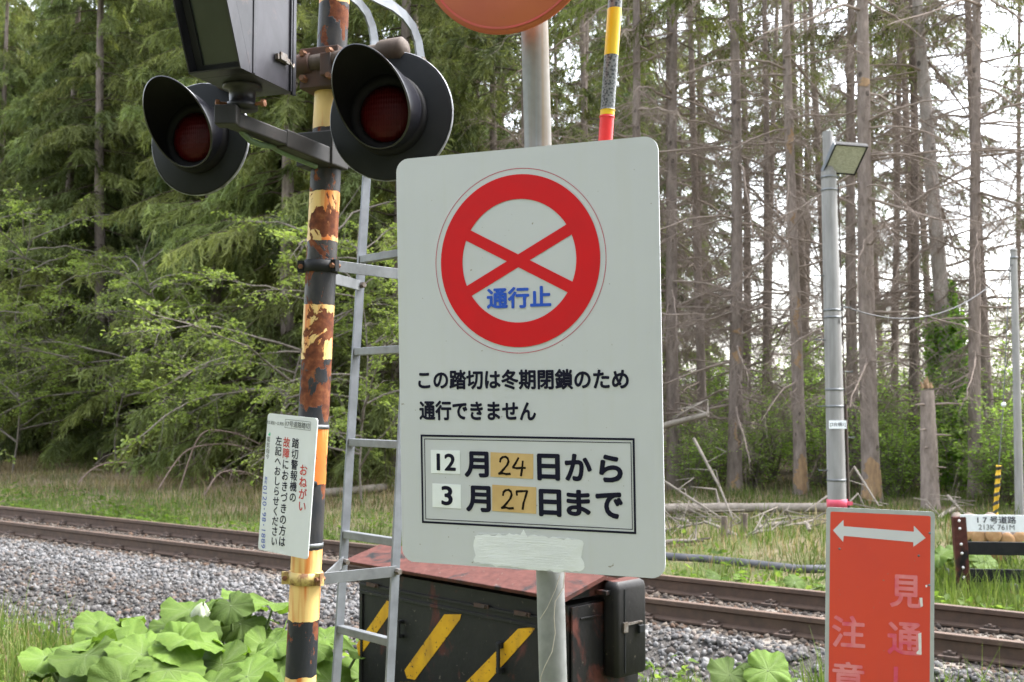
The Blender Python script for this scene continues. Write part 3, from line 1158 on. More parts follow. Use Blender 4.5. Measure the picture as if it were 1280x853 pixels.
for r in ((a[0], a[1] - .0012, b[0], a[1]), (a[0], b[1], b[0], b[1] + .0012), (a[0], b[1], a[0] + .0012, a[1]), (b[0] - .0012, b[1], b[0], a[1])):
    mb.flat([(r[0], r[1]), (r[2], r[1]), (r[2], r[3]), (r[0], r[3])], *N_.fr(), .0006 if r[2] - r[0] > .01 else .0008, G_)
N_.text_box(mb, '17号道路踏切', a[0] + .004, b[1] + .004, b[0] - .004, a[1] - .004, .0006, .004, G_)
build('lettering', mb, NMAT, npl)
mb = MB()
c = zn(114, 140)
mb.flat([(c[0] - .004, c[1] - .004), (c[0] + .005, c[1] - .005), (c[0] + .005, c[1] + .004), (c[0] + .001, c[1] + .006), (c[0], c[1] + .001), (c[0] - .004, c[1] + .001)], *N_.fr(), .0006, GR_)
build('emblem', mb, NMAT, npl)
for v in (.07, .93):
    mb = MB()
    h = N_.O + N_.ey * NH * v + N_.ex * NW * .8
    c = PB + ld * (h[2] - PB[2])
    mb.lathe([(.0464, -.006), (.0482, -.006), (.0482, .006), (.0464, .006)], c, ld, 32)
    mb.bar(h - N_.ez * .0035, c + unit(h - c) * .046, .008, .012)
    build('strap', mb, M['galv'], npl)

# ---------------------------------------------------------------- equipment box
FTL, FTR = at(440, 698, 6.0), at(708, 742, 4.9)
zl = (FTL[2] + FTR[2]) / 2
FTL[2] = FTR[2] = zl
ba = unit(FTR - FTL)
bb = unit(V(-ba[1], ba[0], 0))
if bb[1] < 0:
    bb = -bb
UP = V(0, 0, 1)
Lb = np.linalg.norm(FTR - FTL)
e_base = FTL + ba * Lb / 2 + bb * .25
e_base[2] = ground(e_base[0], e_base[1])
zg = e_base[2]
BF = Panel(FTL + bb * .035, ba, UP)                 # front sheet, under the overhanging lid
eb = thing('equipment_box', 'black steel trackside equipment box with red worn lid and yellow diagonal stripes', 'equipment box', e_base)
Hb = zl - .035 - zg
mb = MB()
mb.box(BF.O + ba * Lb / 2 + bb * .23 - UP * (Hb / 2 + .03), ba * (Lb / 2 - .02), bb * .23, UP * (Hb / 2 - .03))
stripes = [((446, 806), (484, 751), (497, 755), (449, 822)), ((506, 838), (556, 768), (577, 768), (575, 775), (519, 850), (509, 848)),
           ((575, 861), (648, 786), (669, 784), (668, 788), (602, 862)), ((468, 905), (500, 853), (517, 853), (476, 920))]
def clean(poly):
    return [BF.uv(*p) for p in poly]
for poly in stripes:
    P = clean(poly)
    mb.flat(P, *BF.fr(), .0022, 1)
body = build('box_body', mb, [M['box'], M['stripe']], eb)
mb = MB()
sh = [(-.035, -.012), (.23, .055), (.50, -.012), (.50, -.030), (.23, .036), (-.03, -.030)]
mb.prism([(a + .035, b) for a, b in sh], FTL - bb * .035 - ba * .03, bb, UP, ba, Lb + .05)
build('lid', mb, M['box_lid'], eb, .003)
mb = MB()
mb.prism([(.01, -.035), (.23, .028), (.44, -.035)], FTL + bb * .035 + ba * (Lb - .03), bb, UP, ba, .012)
mb.box(FTR + bb * .265 - ba * .006 - UP * (Hb / 2 + .03), ba * .004, bb * .225, UP * (Hb / 2 - .034))
for h in (.15,):
    mb.box(FTR + bb * .16 - UP * .12, ba * .004, bb * .07, UP * .004)
build('end_panel', mb, M['box_end'], eb, .002)
mb = MB()                                            # raised door frame and mouldings on the front
def strip(x0, z0, x1, z1, w, off=.004):
    a, b = BF.O + ba * x0 + UP * (z0), BF.O + ba * x1 + UP * (z1)
    d = unit(b - a)
    n = np.cross(BF.ez, d)
    mb.box((a + b) / 2 + BF.ez * off, (b - a) / 2, n * w / 2, BF.ez * off)
strip(.03, -.135, Lb - .03, -.135, .012, .006)
strip(.04, -.175, Lb - .04, -.175, .016, .0045)
strip(.04, -.78, Lb - .04, -.78, .016, .0045)
strip(.048, -.184, .048, -.772, .016, .0045)
strip(Lb - .048, -.184, Lb - .048, -.772, .016, .0045)
build('door_frame', mb, M['box'], eb, .001)
for px, py, sc in ((627, 822, 1.0), (503, 786, .62)):
    u = BF.uv(px, py)
    c = BF.O + ba * u[0] + UP * u[1] + BF.ez * .012
    mb = MB()
    for k in (-1, 1):
        mb.box(c + UP * .058 * k * sc, ba * .016 * sc, BF.ez * .0115, UP * .014 * sc)
    mb.box(c + BF.ez * .012 + ba * .002, ba * .009 * sc, BF.ez * .006, UP * .070 * sc)
    build('door_handle' if sc == 1 else 'hinge', mb, M['black_dull'], eb, .003)
mb = MB()
for px, py in ((604, 783), (655, 758), (468, 736)):
    u = BF.uv(px, py)
    c = BF.O + ba * u[0] + UP * -.128 + BF.ez * .012
    mb.box(c, ba * .05, BF.ez * .003, UP * .010)
    mb.lathe([(0, .012), (.008, .01), (.01, 0)], c + ba * .03, BF.ez, 8)
build('catch', mb, M['clamp_rust'], eb)
# side cabinet with rounded edges on the end of the box
CO = FTR + bb * .235 + UP * 0
mb = MB()
zt_, zb_ = EYE - 224 / F_PX * CO[1] - .0, EYE - 333 / F_PX * (CO[1] + .1)
ccx, cw_, cd_ = None, .085, .215
cab = MB()
prof = round_rect(0, 0, cw_, cd_, .022, 6)
sect = []
hs = [(0, .93), (.01, 1), (zt_ - zb_ - .035, 1), (zt_ - zb_ - .012, .95), (zt_ - zb_, .80)]
P = []
for h, sc in hs:
    P += [V(CO[0], CO[1], zb_) + UP * h + ba * (a * (sc if a > cw_ / 2 else 1)) + bb * (cd_ / 2 + (b - cd_ / 2) * sc) for a, b in prof]
n = len(prof)
Fc = [(i * n + k, i * n + (k + 1) % n, (i + 1) * n + (k + 1) % n, (i + 1) * n + k) for i in range(len(hs) - 1) for k in range(n)]
cab.add(P, Fc, 0, True)
cab.add(P[:n], [tuple(range(n))[::-1]])
cab.add(P[-n:], [tuple(range(n))], 1)
co_ = build('side_cabinet', cab, [M['cab_top'], M['box_lid']], eb)
mb = MB()
c0 = V(CO[0], CO[1], zb_)
Hc = zt_ - zb_
mb.box(c0 + ba * (cw_ + .001) + bb * .055 + UP * Hc * .48, ba * .002, bb * .003, UP * Hc * .44)
build('door_seam', mb, M['black'], co_)
mb = MB()
lk = c0 + ba * (cw_ + .004) + bb * .055 + UP * Hc * .52
mb.box(lk, ba * .005, bb * .014, UP * .022)
mb.box(lk + bb * .06 + UP * .012, ba * .003, bb * .05, UP * .005)
mb.tube([lk + bb * .09 + ba * .004, lk + bb * .09 + ba * .008 + UP * .014, lk + bb * .108 + ba * .008 + UP * .014, lk + bb * .108 + ba * .004], .003, 8)
build('hasp', mb, M['bolt'], co_)
mb = MB()
mb.box(lk + bb * .10 + ba * .008 - UP * .018, ba * .008, bb * .018, UP * .018)
build('padlock', mb, M['black'], co_, .003)
mb = MB()
mb.box(FTR + bb * .235 + ba * .02 + UP * -.018, ba * .03, bb * .03, UP * .01)
build('bracket', mb, M['box_end'], eb, .002)
for x in (.15, Lb - .15):
    mb = MB()
    c = FTL + ba * x + bb * .265
    mb.box(V(c[0], c[1], zg + .015), ba * .09, bb * .27, UP * .045)
    build('foot', mb, M['galv'], eb, .005)

# ---------------------------------------------------------------- red warning board
RY = 4.2
roll = D2R(1.4)
yaw = D2R(13)
exr = unit(V(math.cos(yaw) * math.cos(roll), -math.sin(yaw), -math.sin(roll)))
RB_ = Panel(at(1033, 634, RY), exr, V(math.sin(roll), 0, math.cos(roll)))
zr = lambda x, y: RB_.uv(980 + x / 2.91, 560 + y / 2.91)
tr_ = RB_.uv(1168.5, 641.5)
RW, RH = tr_[0], .92
RB_.O = RB_.O - RB_.ey * RH
r_base = RB_.O + RB_.ex * RW / 2
r_base[2] = ground(r_base[0], r_base[1])
rs = thing('warning_board', 'tall red board with white double headed arrow and faded pink writing before the track', 'sign', r_base)
mb = MB()
mb.prism(round_rect(0, 0, RW, RH, .012, 4), *RB_.fr()[:3], -RB_.ez, .004)
bp = build('board', mb, M['board_grey'], rs, .001)
mb = MB()
ins = .0145
mb.flat(round_rect(ins, ins, RW - ins, RH - ins * 1.1, .006, 3), *RB_.fr(), .0008)
build('red_face', mb, M['red_board'], bp)
mb = MB()
arrow = [(178, 300), (216, 262), (217, 285), (472, 305), (472, 283), (515, 328), (470, 360), (470, 343), (217, 320), (215, 342)]
mb.flat([zr(*p) for p in arrow], *RB_.fr(), .0016)
build('arrow', mb, M['sign'], bp)
mb = MB()
for s, x0, y0, x1, y1 in (('見', 385, 462, 503, 582), ('通', 376, 634, 502, 754), ('し', 398, 798, 480, 915), ('注', 174, 610, 296, 727), ('意', 174, 778, 292, 892)):
    a, b = zr(x0, (y0 + y1) / 2), zr(x1, (y0 + y1) / 2)
    c, d = zr((x0 + x1) / 2, y0), zr((x0 + x1) / 2, y1)
    if s == '注':
        build('lettering', mb, M['faded'], bp)
        mb = MB()
    RB_.text_box(mb, s, a[0], d[1], b[0], c[1], .0016, .022)
build('lettering', mb, M['faded'], bp)
mb = MB()
for poly in ([(492, 545), (503, 545), (505, 575), (497, 580)], [(488, 676), (499, 672), (500, 752), (482, 750), (482, 742), (490, 735)], [(514, 500), (520, 498), (521, 506), (515, 507)]):
    mb = MB()
    mb.flat([zr(*p) for p in poly], *RB_.fr(), .0024)
    build('paint_chip', mb, M['chip_white'], bp)
mb = MB()
for x, y in ((202, 367), (490, 392), (530, 310), (528, 500)):
    u = zr(x, y)
    mb = MB()
    mb.lathe([(.0045, .0008), (.004, .003), (0, .0035)], RB_.O + RB_.ex * u[0] + RB_.ey * u[1], RB_.ez, 8)
    build('rivet', mb, M['galv'], bp)
mb = MB()
for u in (.3, .7):
    a = RB_.O + RB_.ex * RW * u - RB_.ez * .03
    mb.tube([a + RB_.ey * (RH - .03), V(a[0] - .01, a[1], ground(a[0], a[1]) - .2)], .022, 16)
for v in (.2, .8):
    mb.box(RB_.O + RB_.ex * RW / 2 + RB_.ey * RH * v - RB_.ez * .0068, RB_.ex * RW * .4, RB_.ey * .015, RB_.ez * .0025)
build('stand', mb, M['galv'], rs)

# ================================================================== the ground
def axis_pts(*segs):
    out = []
    for a, b, st in segs:
        out += list(np.arange(a, b, st))
    return np.array(sorted(set(np.round(out + [segs[-1][1]], 4))))
gs = axis_pts((-600, -120, 40), (-120, -50, 5), (-50, 16, .35), (16, 60, 4), (60, 600, 40))
gd = axis_pts((-400, -40, 30), (-40, -10, 3), (-10, 3, .18), (3, 14, .4), (14, 60, 2), (60, 800, 50))
Sg, Dg = np.meshgrid(gs, gd, indexing='ij')
XY = Sg[..., None] * TS[:2] + (Dg + D0)[..., None] * TD[:2]
Zg = gz(Sg, Dg)
P = np.concatenate([XY, Zg[..., None]], -1).reshape(-1, 3)
ns, nd = len(gs), len(gd)
I = np.arange(ns * nd).reshape(ns, nd)
Fg = np.stack([I[:-1, :-1], I[1:, :-1], I[1:, 1:], I[:-1, 1:]], -1).reshape(-1, 4)
# soil cover: r = ballast, g = dry litter, b = forest floor
bal = ((Dg > edge_d(Sg) - .1) & (Dg < 1.9)).astype(float)
litter = np.clip((Dg - 3.2) / 3.5, 0, 1) * np.clip((-Sg - 3) / 9, .45, 1)
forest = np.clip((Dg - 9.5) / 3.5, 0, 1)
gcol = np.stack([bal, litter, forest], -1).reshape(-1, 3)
t = NT('ground_soil')
co = t.coord('Object')
ch = t.sep(t.attr())
n1 = t.noise(co, .9, 6, .65)
n2 = t.noise(co, 14, 5, .7)
grass_c = t.mix(t.ramp(n2, [(.35, 0.0), (.65, 1.0)]), (.050, .075, .018), (.10, .115, .040))
soil_c = t.mix(t.ramp(n2, [(.3, 0.0), (.7, 1.0)]), (.09, .07, .048), (.20, .165, .115))
c = t.mix(t.ramp(n1, [(.46, 0.0), (.60, .85)]), grass_c, soil_c)
dry = t.mix(t.ramp(n1, [(.36, .15), (.55, 1.0)]), grass_c, t.mix(n2, (.19, .145, .095), (.33, .26, .175)))
c = t.mix(ch[1], c, dry)
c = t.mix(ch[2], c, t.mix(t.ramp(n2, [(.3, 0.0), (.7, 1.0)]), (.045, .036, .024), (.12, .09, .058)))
c = t.mix(ch[0], c, t.mix(t.ramp(t.noise(co, 30, 4), [(.35, 0.0), (.65, 1.0)]), (.03, .027, .025), (.085, .078, .072)))
t.bump(t.noise(co, 22, 5, .7), .7, .05)
M['soil'] = t.fin(c, .95, 0, .15)
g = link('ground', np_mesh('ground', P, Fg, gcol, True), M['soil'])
tag(g, kind='structure')

# ---------------------------------------------------------------- ballast: broken stone, one mass
def ico():
    p = (1 + 5 ** .5) / 2
    v = np.array([(-1, p, 0), (1, p, 0), (-1, -p, 0), (1, -p, 0), (0, -1, p), (0, 1, p), (0, -1, -p), (0, 1, -p), (p, 0, -1), (p, 0, 1), (-p, 0, -1), (-p, 0, 1)], float)
    f = np.array([(0, 11, 5), (0, 5, 1), (0, 1, 7), (0, 7, 10), (0, 10, 11), (1, 5, 9), (5, 11, 4), (11, 10, 2), (10, 7, 6), (7, 1, 8), (3, 9, 4), (3, 4, 2), (3, 2, 6), (3, 6, 8), (3, 8, 9), (4, 9, 5), (2, 4, 11), (6, 2, 10), (8, 6, 7), (9, 8, 1)])
    return v / np.linalg.norm(v[0]), f
IV, IF = ico()

def stones(s, d, size, zoff):
    n = len(s)
    base = IV[None] * (1 + RNG.uniform(-.36, .36, (n, 12, 1)))
    base = base * RNG.uniform(.6, 1.25, (n, 1, 3)) * size[:, None, None]
    q = RNG.normal(size=(n, 4))
    q /= np.linalg.norm(q, axis=1, keepdims=True)
    w, x, y, z = q.T
    R = np.stack([1 - 2 * (y * y + z * z), 2 * (x * y - z * w), 2 * (x * z + y * w), 2 * (x * y + z * w), 1 - 2 * (x * x + z * z), 2 * (y * z - x * w), 2 * (x * z - y * w), 2 * (y * z + x * w), 1 - 2 * (x * x + y * y)], -1).reshape(n, 3, 3)
    base = np.einsum('nij,nkj->nki', R, base)
    xy = s[:, None] * TS[:2] + (d + D0)[:, None] * TD[:2]
    base[..., :2] += xy[:, None]
    base[..., 2] += (gz(s, d) + zoff)[:, None]
    pal = .52 * np.array([(.20, .19, .185), (.13, .125, .125), (.29, .28, .275), (.18, .135, .11), (.24, .175, .14), (.085, .08, .085), (.40, .39, .38), (.155, .14, .132)])
    cc = pal[RNG.choice(8, n, p=[.23, .18, .16, .11, .09, .09, .06, .08])] * RNG.uniform(.8, 1.15, (n, 1))
    whit = np.clip(1 - np.abs(d + .75) / .55, 0, 1) + np.clip(1 - np.abs(d - 1.75) / .4, 0, 1) * 1.4
    wq = np.clip(whit, 0, 1)[:, None] * RNG.uniform(.15, .75, (n, 1))
    cc = cc * (1 - wq) + wq * np.array((.25, .25, .255))
    mid = (d > -.25) & (d < 1.4)
    cc[mid] = cc[mid] * np.array((1.0, .84, .70)) * .8
    return base, cc
B, C = [], []
s = RNG.uniform(-26, 5, 125000)
d = RNG.uniform(-3.1, 2.25, 125000)
px = 640 + 1400 * (s * TS[0] + (d + D0) * TD[0]) / (s * TS[1] + (d + D0) * TD[1])
e = edge_d(s) + .12 * np.sin(s * 2.1) + RNG.normal(0, .10, len(s))
nearr = np.abs(d) < .06
farr = np.abs(d - 1.132) < .06
keep = (d > e) & (px > -260) & (px < 1560) & ~nearr & ~farr & (d < 1.95 + .1 * np.sin(s * 3) + RNG.normal(0, .06, len(s)))
thin = RNG.uniform(size=len(s)) < np.clip(1.1 - np.clip(-s - 12, 0, 14) / 20, .35, 1)
s, d = s[keep & thin], d[keep & thin]
inner = (d > -.5) & (d < 1.6)
size = RNG.gamma(5, .0038, len(s)).clip(.009, .036)
b, c = stones(s, d, size, np.where(inner, RNG.uniform(-.012, .006, len(s)), RNG.uniform(-.008, .014, len(s))))
nst = len(b)
Fs = (IF[None] + (np.arange(nst) * 12)[:, None, None]).reshape(-1, 3)
t = NT('ballast_stone')
co = t.coord('Object')
t.bump(t.noise(co, 90, 4), .4, .006)
M['stone'] = t.fin(t.mix(t.ramp(t.noise(co, 55, 4), [(.3, 0.0), (.7, .5)]), t.attr(), (.045, .042, .04)), .9, 0, .1)
tag(link('ballast', np_mesh('ballast', b.reshape(-1, 3), Fs, np.repeat(c, 12, 0)), M['stone']), 'grey and brown crushed stone ballast along the railway track', 'ballast', kind='stuff')

# ---------------------------------------------------------------- the track
def rust_rail():
    t = NT('rail_rust')
    co = t.coord('Object')
    z = t.sep(co)[2]
    c = t.ramp(t.noise(co, 16, 5), [(.3, (.065, .042, .032)), (.7, (.105, .066, .046))])
    c = t.mix(t.ramp(t.noise(co, 2.5, 4), [(.55, 0.0), (.75, .5)]), c, (.14, .085, .055))
    top = t.ramp(z, [(RAIL_TOP - .004, 0.0), (RAIL_TOP - .0015, 1.0)]) if False else None
    t.bump(t.noise(co, 70, 3), .2, .003)
    return t.fin(c, .72, .15)
M['rail'] = rust_rail()
M['rail_top'] = paint('rail_top', (.20, .15, .125), (.15, .105, .08), 9, .42, .5)
M['sleeper'] = paint('sleeper_concrete', (.15, .13, .11), (.09, .078, .066), 14, .9, 0, .5)
M['clip'] = paint('rail_clip', (.05, .038, .032), (.085, .055, .042), 30, .7, .3)
trk = thing('railway_track', 'single railway track with rust brown rails on ballast, crossing the whole picture behind the signs', 'railway track', sd_xy(-4, .566) + V(0, 0, -.14))
rp = [(-.0325, 0), (-.030, .004), (.030, .004), (.0325, 0), (.0325, -.032), (.009, -.046), (.008, -.122), (.0635, -.139), (.0635, -.153), (-.0635, -.153), (-.0635, -.139), (-.008, -.122), (-.009, -.046), (-.0325, -.032)]
S_L, S_R = -48.0, 13.0
def sdz(s, d, z):
    return s * TS + (d + D0) * TD + V(0, 0, z)
for dd, joint in ((0, -5.62), (1.132, -6.35)):
    mb = MB()
    mb.prism(rp, sdz(S_L, dd, RAIL_TOP - .004), TD, UP, TS, joint - .004 - S_L)
    mb.prism(rp, sdz(joint + .004, dd, RAIL_TOP - .004), TD, UP, TS, S_R - joint - .004)
    r = build('rail', mb, [M['rail'], M['rail_top']], trk)
    me = r.data
    for p in me.polygons:                                  # running surface
        if p.normal.z > .9 and max(me.vertices[i].co.z for i in p.vertices) + root_loc(trk)[2] > RAIL_TOP - .003:
            p.material_index = 1
    mb = MB()
    for sg in (-1, 1):
        mb.box(sdz(joint, dd + sg * .021, RAIL_TOP - .088), TS * .28, TD * .011, UP * .038)
        mb.box(sdz(joint, dd + sg * .045, RAIL_TOP - .126), TS * .28, TD * .016, UP * .006)
        for k in (-.2, -.07, .07, .2):
            mb.lathe([(0, .03), (.014, .03), (.017, .02), (.017, 0)], sdz(joint + k, dd + sg * .032, RAIL_TOP - .085), TD * sg, 6, 0, False)
    build('fishplate', mb, M['clip'], r, .002)
def sleeper_at(sc):
    o = bpy.data.objects
    mb = MB()
    mb.box(sdz(sc, .566, -.205), TS * .12, TD * 1.0, UP * .055)
    return mb
s0 = -4.0
mb = sleeper_at(s0)
slp = build('sleeper', mb, M['sleeper'], None, .01, loc=sdz(s0, .566, -.195))
for dd in (0, 1.132):
    for sg in (-1, 1):
        mb = MB()
        c = sdz(s0, dd + sg * .085, -.128)
        mb.box(c, TS * .07, TD * .05, UP * .014)
        mb.box(c + UP * .022 - TD * sg * .018, TS * .042, TD * .034, UP * .012)
        mb.lathe([(0, .05), (.016, .048), (.019, .034), (.019, 0)], c + UP * .0, UP, 6, 0, False)
        build('rail_clip', mb, M['clip'], slp, .003)
slp.parent = trk
base_rel = sdz(0, .566, -.195) - V(trk.location)
k = 0
for i in range(-70, 28):
    sc = s0 + i * .6
    if not (-44 < sc < 12):
        continue
    o = slp if i == 0 else copy_tree(slp, trk)
    o.location = tuple(base_rel + TS * sc + V(0, 0, random.uniform(-.004, .004)))

# ---------------------------------------------------------------- concrete lamp pole
def conc():
    t = NT('weathered_pole')
    co = t.coord('Object')
    c = t.ramp(t.noise(t.coord('Object', (3, 3, .6)), 4, 6), [(.3, (.30, .295, .29)), (.7, (.215, .21, .205))])
    st = t.ramp(t.noise(t.coord('Object', (14, 14, .35)), 1.0, 4), [(.45, 0.0), (.7, .6)])
    c = t.mix(st, c, (.14, .13, .12))
    t.bump(t.noise(co, 40, 4), .15, .005)
    return t.fin(c, .8, 0, .3)
M['concrete'] = conc()
LY = 13.0
l_lo, l_hi = at(1046.5, 632, LY), at(1034.5, 165, LY)
l_d = (l_hi - l_lo) / (l_hi[2] - l_lo[2])
l_base = l_lo + l_d * (ground(l_lo[0], l_lo[1]) - l_lo[2])
la = lambda z: l_lo + l_d * (z - l_lo[2])
lp = thing('lamp_pole', 'grey weathered concrete pole carrying a floodlight, standing beyond the track behind the red board', 'lamp pole', l_base)
mb = MB()
mb.tube([la(l_base[2] - .3), la(l_base[2] + 2.6), la(at(0, 215, LY)[2])], [.112, .098, .087], 28)
mb.tube([la(at(0, 215, LY)[2] - .1), l_hi], .060, 20)
build('pole', mb, M['concrete'], lp)
for y in (222, 238, 388, 397, 487, 508, 600):
    mb = MB()
    z = at(0, y, LY)[2]
    r = .087 + (at(0, 215, LY)[2] - z) / 3.6 * .018
    mb.lathe([(r, -.012), (r + .006, -.012), (r + .006, .012), (r, .012)], la(z), l_d, 24)
    mb.box(la(z) + V(r + .012, -.02, 0), V(.012, 0, 0), V(0, .01, 0), V(0, 0, .012))
    build('band', mb, M['galv'], lp)
for i, y in enumerate((345, 385, 425, 465, 508, 547, 588)):
    z = at(0, y, LY)[2]
    sg = -1 if i % 2 == 0 else 1
    mb = MB()
    a = la(z) + V(sg * .08, -.02, 0)
    mb.tube([a, a + V(sg * .13, 0, 0), a + V(sg * .13, 0, .018)], .0075, 8)
    build('step_bolt', mb, M['galv'], lp)
mb = MB()
mb.tube([la(at(0, 230, LY)[2]) + V(.10, -.03, 0), la(at(0, 400, LY)[2]) + V(.107, -.03, 0), la(at(0, 505, LY)[2]) + V(.112, -.03, 0)], .008, 8)
mb.tube([la(at(0, 505, LY)[2]) + V(.118, -.03, 0), la(l_base[2] - .1) + V(.125, -.03, 0)], .018, 10)
build('cable_conduit', mb, M['clip'], lp)
z = at(0, 531, LY)[2]
LPn = Panel(la(z) + V(-.1, -.109, -.045), V(1, 0, 0), V(0, 0, 1))
mb = MB()
mb.prism([(0, 0), (.2, 0), (.2, .095), (0, .095)], *LPn.fr()[:3], -LPn.ez, .006)
tg = build('number_plate', mb, M['paper_white'], lp)
mb = MB()
LPn.text_box(mb, '[2台橋1]', .012, .022, .188, .074, .001, .006)
build('lettering', mb, M['ink'], tg)
mb = MB()
z = at(0, 629, LY)[2]
mb.lathe([(.112, -.045), (.117, -.045), (.118, .04), (.113, .045)], la(z), l_d, 24)
mb.box(la(z) + V(.13, -.06, .0), V(.03, 0, 0), V(0, .008, 0), V(0, 0, .02))
build('pink_tape', mb, M['pink'], lp)
# floodlight head: its glass looks down and towards the track
fc = at(1056.5, 199.5, LY - .12)
fx = unit(V(1, 0, -.08))
fy = V(.34, -.66, .66)
fy = unit(fy - fx * np.dot(fy, fx) * .55)
fn = unit(np.cross(fx, fy))
mb = MB()
mb.box(fc - fn * .03, fx * .19, fy * .20, fn * .028)
mb.box(fc - fn * .075, fx * .13, fy * .12, fn * .018)
fl = build('floodlight', mb, M['black_dull'], lp, .006)
mb = MB()
for sg in (-1, 1):
    mb.box(fc + fx * sg * .181 + fn * .004, fx * .009, fy * .20, fn * .006)
    mb.box(fc + fy * sg * .191 + fn * .004, fx * .172, fy * .009, fn * .006)
build('floodlight_frame', mb, M['black_dull'], fl)
mb = MB()
mb.box(fc - fn * .02 - fx * .196, fx * .004, fy * .20, fn * .045)
mb.bar(fc - fx * .19 - fn * .03, la(fc[2] + .02) + V(.05, 0, 0), .03, .05)
mb.bar(fc - fx * .19 - fy * .15 - fn * .03, la(fc[2] - .14) + V(.05, 0, 0), .02, .04)
build('floodlight_bracket', mb, M['galv_light'], fl)
t = NT('floodlight_glass')
br = t.node('ShaderNodeTexBrick')
br.inputs['Scale'].default_value = 24
t.l.new(t.coord('Object'), br.inputs['Vector'])
M['flood_glass'] = t.fin(t.mix(.25, (.46, .46, .38), br.outputs[0]), .25)
mb = MB()
mb.box(fc + fn * .003, fx * .171, fy * .181, fn * .003)
build('floodlight_glass', mb, M['flood_glass'], fl)

# ---------------------------------------------------------------- steel pole at the right edge, its guy wire and cover
RYp = 16.0
u_lo, u_hi = at(1274.5, 640, RYp), at(1267, 312, RYp)
u_d = (u_hi - u_lo) / (u_hi[2] - u_lo[2])
u_base = u_lo + u_d * (ground(u_lo[0], u_lo[1]) - u_lo[2])
up_ = thing('utility_pole', 'thin pale grey steel pole at the right edge beside the log pile', 'pole', u_base)
mb = MB()
mb.tube([u_base - u_d * .3, u_lo, u_hi], [.062, .060, .046], 20)
mb.lathe([(.047, -.03), (.05, -.03), (.05, .0), (.02, .02), (0, .022)], u_hi, u_d, 20)
build('pole', mb, M['concrete'], up_)
mb = MB()
mb.lathe([(.049, -.015), (.056, -.015), (.056, .015), (.049, .015)], u_hi - u_d * .12, u_d, 20)
build('band', mb, M['galv'], up_)
gy_t, gy_b = at(1257.5, 420, 16.0), at(1244, 640, 16.2)
g_base = gy_b + V(0, 0, ground(gy_b[0], gy_b[1]) - gy_b[2])
gd_ = (at(1248, 583, 16.15) - gy_b)
gw = thing('guy_wire', 'guy wire with yellow and black spiral cover and white ball beside the steel pole', 'guy wire', g_base)
a0, a1 = gy_b - unit(gd_) * .35, at(1248.5, 582, 16.15)
mb = MB()
mb.tube([a0, a1, at(1254, 507, 16.1), u_hi - u_d * .12 + V(-.05, 0, 0)], .007, 6)
build('wire', mb, M['galv'], gw)
t = NT('spiral_cover')
co = t.coord('Object')
zz = t.sep(co)
angl = t.math('ARCTAN2', zz[0], zz[1])
sp = t.math('FRACT', t.math('ADD', t.math('MULTIPLY', zz[2], 8.2), t.math('MULTIPLY', angl, 1 / (2 * math.pi))))
M['spiral'] = t.fin(t.ramp(sp, [(0, (.72, .44, .03)), (.58, (.03, .03, .03))], 'CONSTANT'), .5)
mb = MB()
n = 40
pts = [a0 + (a1 - a0) * i / n for i in range(n + 1)]
mb.tube(pts, [.036 + .006 * math.sin(i * 1.16) for i in range(n + 1)], 12)
build('cover', mb, M['spiral'], gw)
mb = MB()
c = at(1254.5, 506, 16.1)
mb.lathe([(0, -.035)] + [(.036 * math.cos(a), .036 * math.sin(a)) for a in np.linspace(-1.3, 1.3, 9)] + [(0, .035)], c, UP, 14)
build('insulator', mb, M['paper_white'], gw)
M['clip_grey'] = paint('cable_grey', (.07, .07, .075), None, 10, .6)
def sag(a, b, dip, n=20):
    return [V(a) + (V(b) - V(a)) * i / n - V(0, 0, dip * 4 * (i / n) * (1 - i / n)) for i in range(n + 1)]
mb = MB()
mb.tube(sag(la(at(0, 381, LY)[2]) + V(.1, 0, 0), u_hi - u_d * .2, .42), .008, 8)
mb.tube(sag(la(at(0, 384, LY)[2]) + V(.1, 0, 0), la(at(0, 384, LY)[2]) + V(.05, -.1, -.14), .12, 8), .006, 6)
tag(build('overhead_cable', mb, M['clip_grey'], None, loc=la(at(0, 381, LY)[2])), 'grey cable sagging from the concrete lamp pole to the steel pole at the right edge', 'cable')

# ---------------------------------------------------------------- crossing name board on its low fence
KY = 11.2
ka, kb = at(1198, 646, KY), at(1205, 727, KY)
kpost = kb + V(0, 0, 0)
kdir = unit(V(.96, -.10, 0))
kf = thing('crossing_fence', 'low fence of dark boards on a rusty post carrying the white name board', 'fence', V(kb[0], kb[1], ground(kb[0], kb[1])))
mb = MB()
up_k = unit(ka - kb)
mb.box((ka + kb) / 2 - UP * .12, kdir * .062, V(0, .035, 0), (ka - kb) / 2 + UP * .12)
M['post_rust'] = _boxm('post_rust', .40)
pk = build('post', mb, M['post_rust'], kf, .006)
mb = MB()
for f_ in (.06, .18, .42, .56, .78, .93):
    c = ka + (kb - ka) * f_ + V(-.01, -.036, 0)
    mb = MB()
    mb.lathe([(0, .010), (.012, .006), (.015, 0)], c, V(0, -1, 0), 8)
    build('bolt', mb, M['chip_white'], pk)
mb = MB()
p2 = kb + kdir * 1.95
mb.box(V(p2[0], p2[1], (ka[2] + kb[2]) / 2) - UP * .12, kdir * .062, V(0, .035, 0), UP * ((ka - kb)[2] / 2 + .12))
build('post', mb, M['post_rust'], kf, .006)
for (yt, yb, xl) in ((677, 693.5, 1205), (711, 727.5, 1208)):
    a, b = at(xl, yt, KY), at(xl, yb, KY)
    mb = MB()
    L = 1.86
    mb.box((a + b) / 2 + kdir * L / 2 + V(0, -.0, 0), kdir * L / 2, V(0, .016, 0), UP * (a - b)[2] / 2)
    build('board', mb, M['black_dull'], kf, .004)
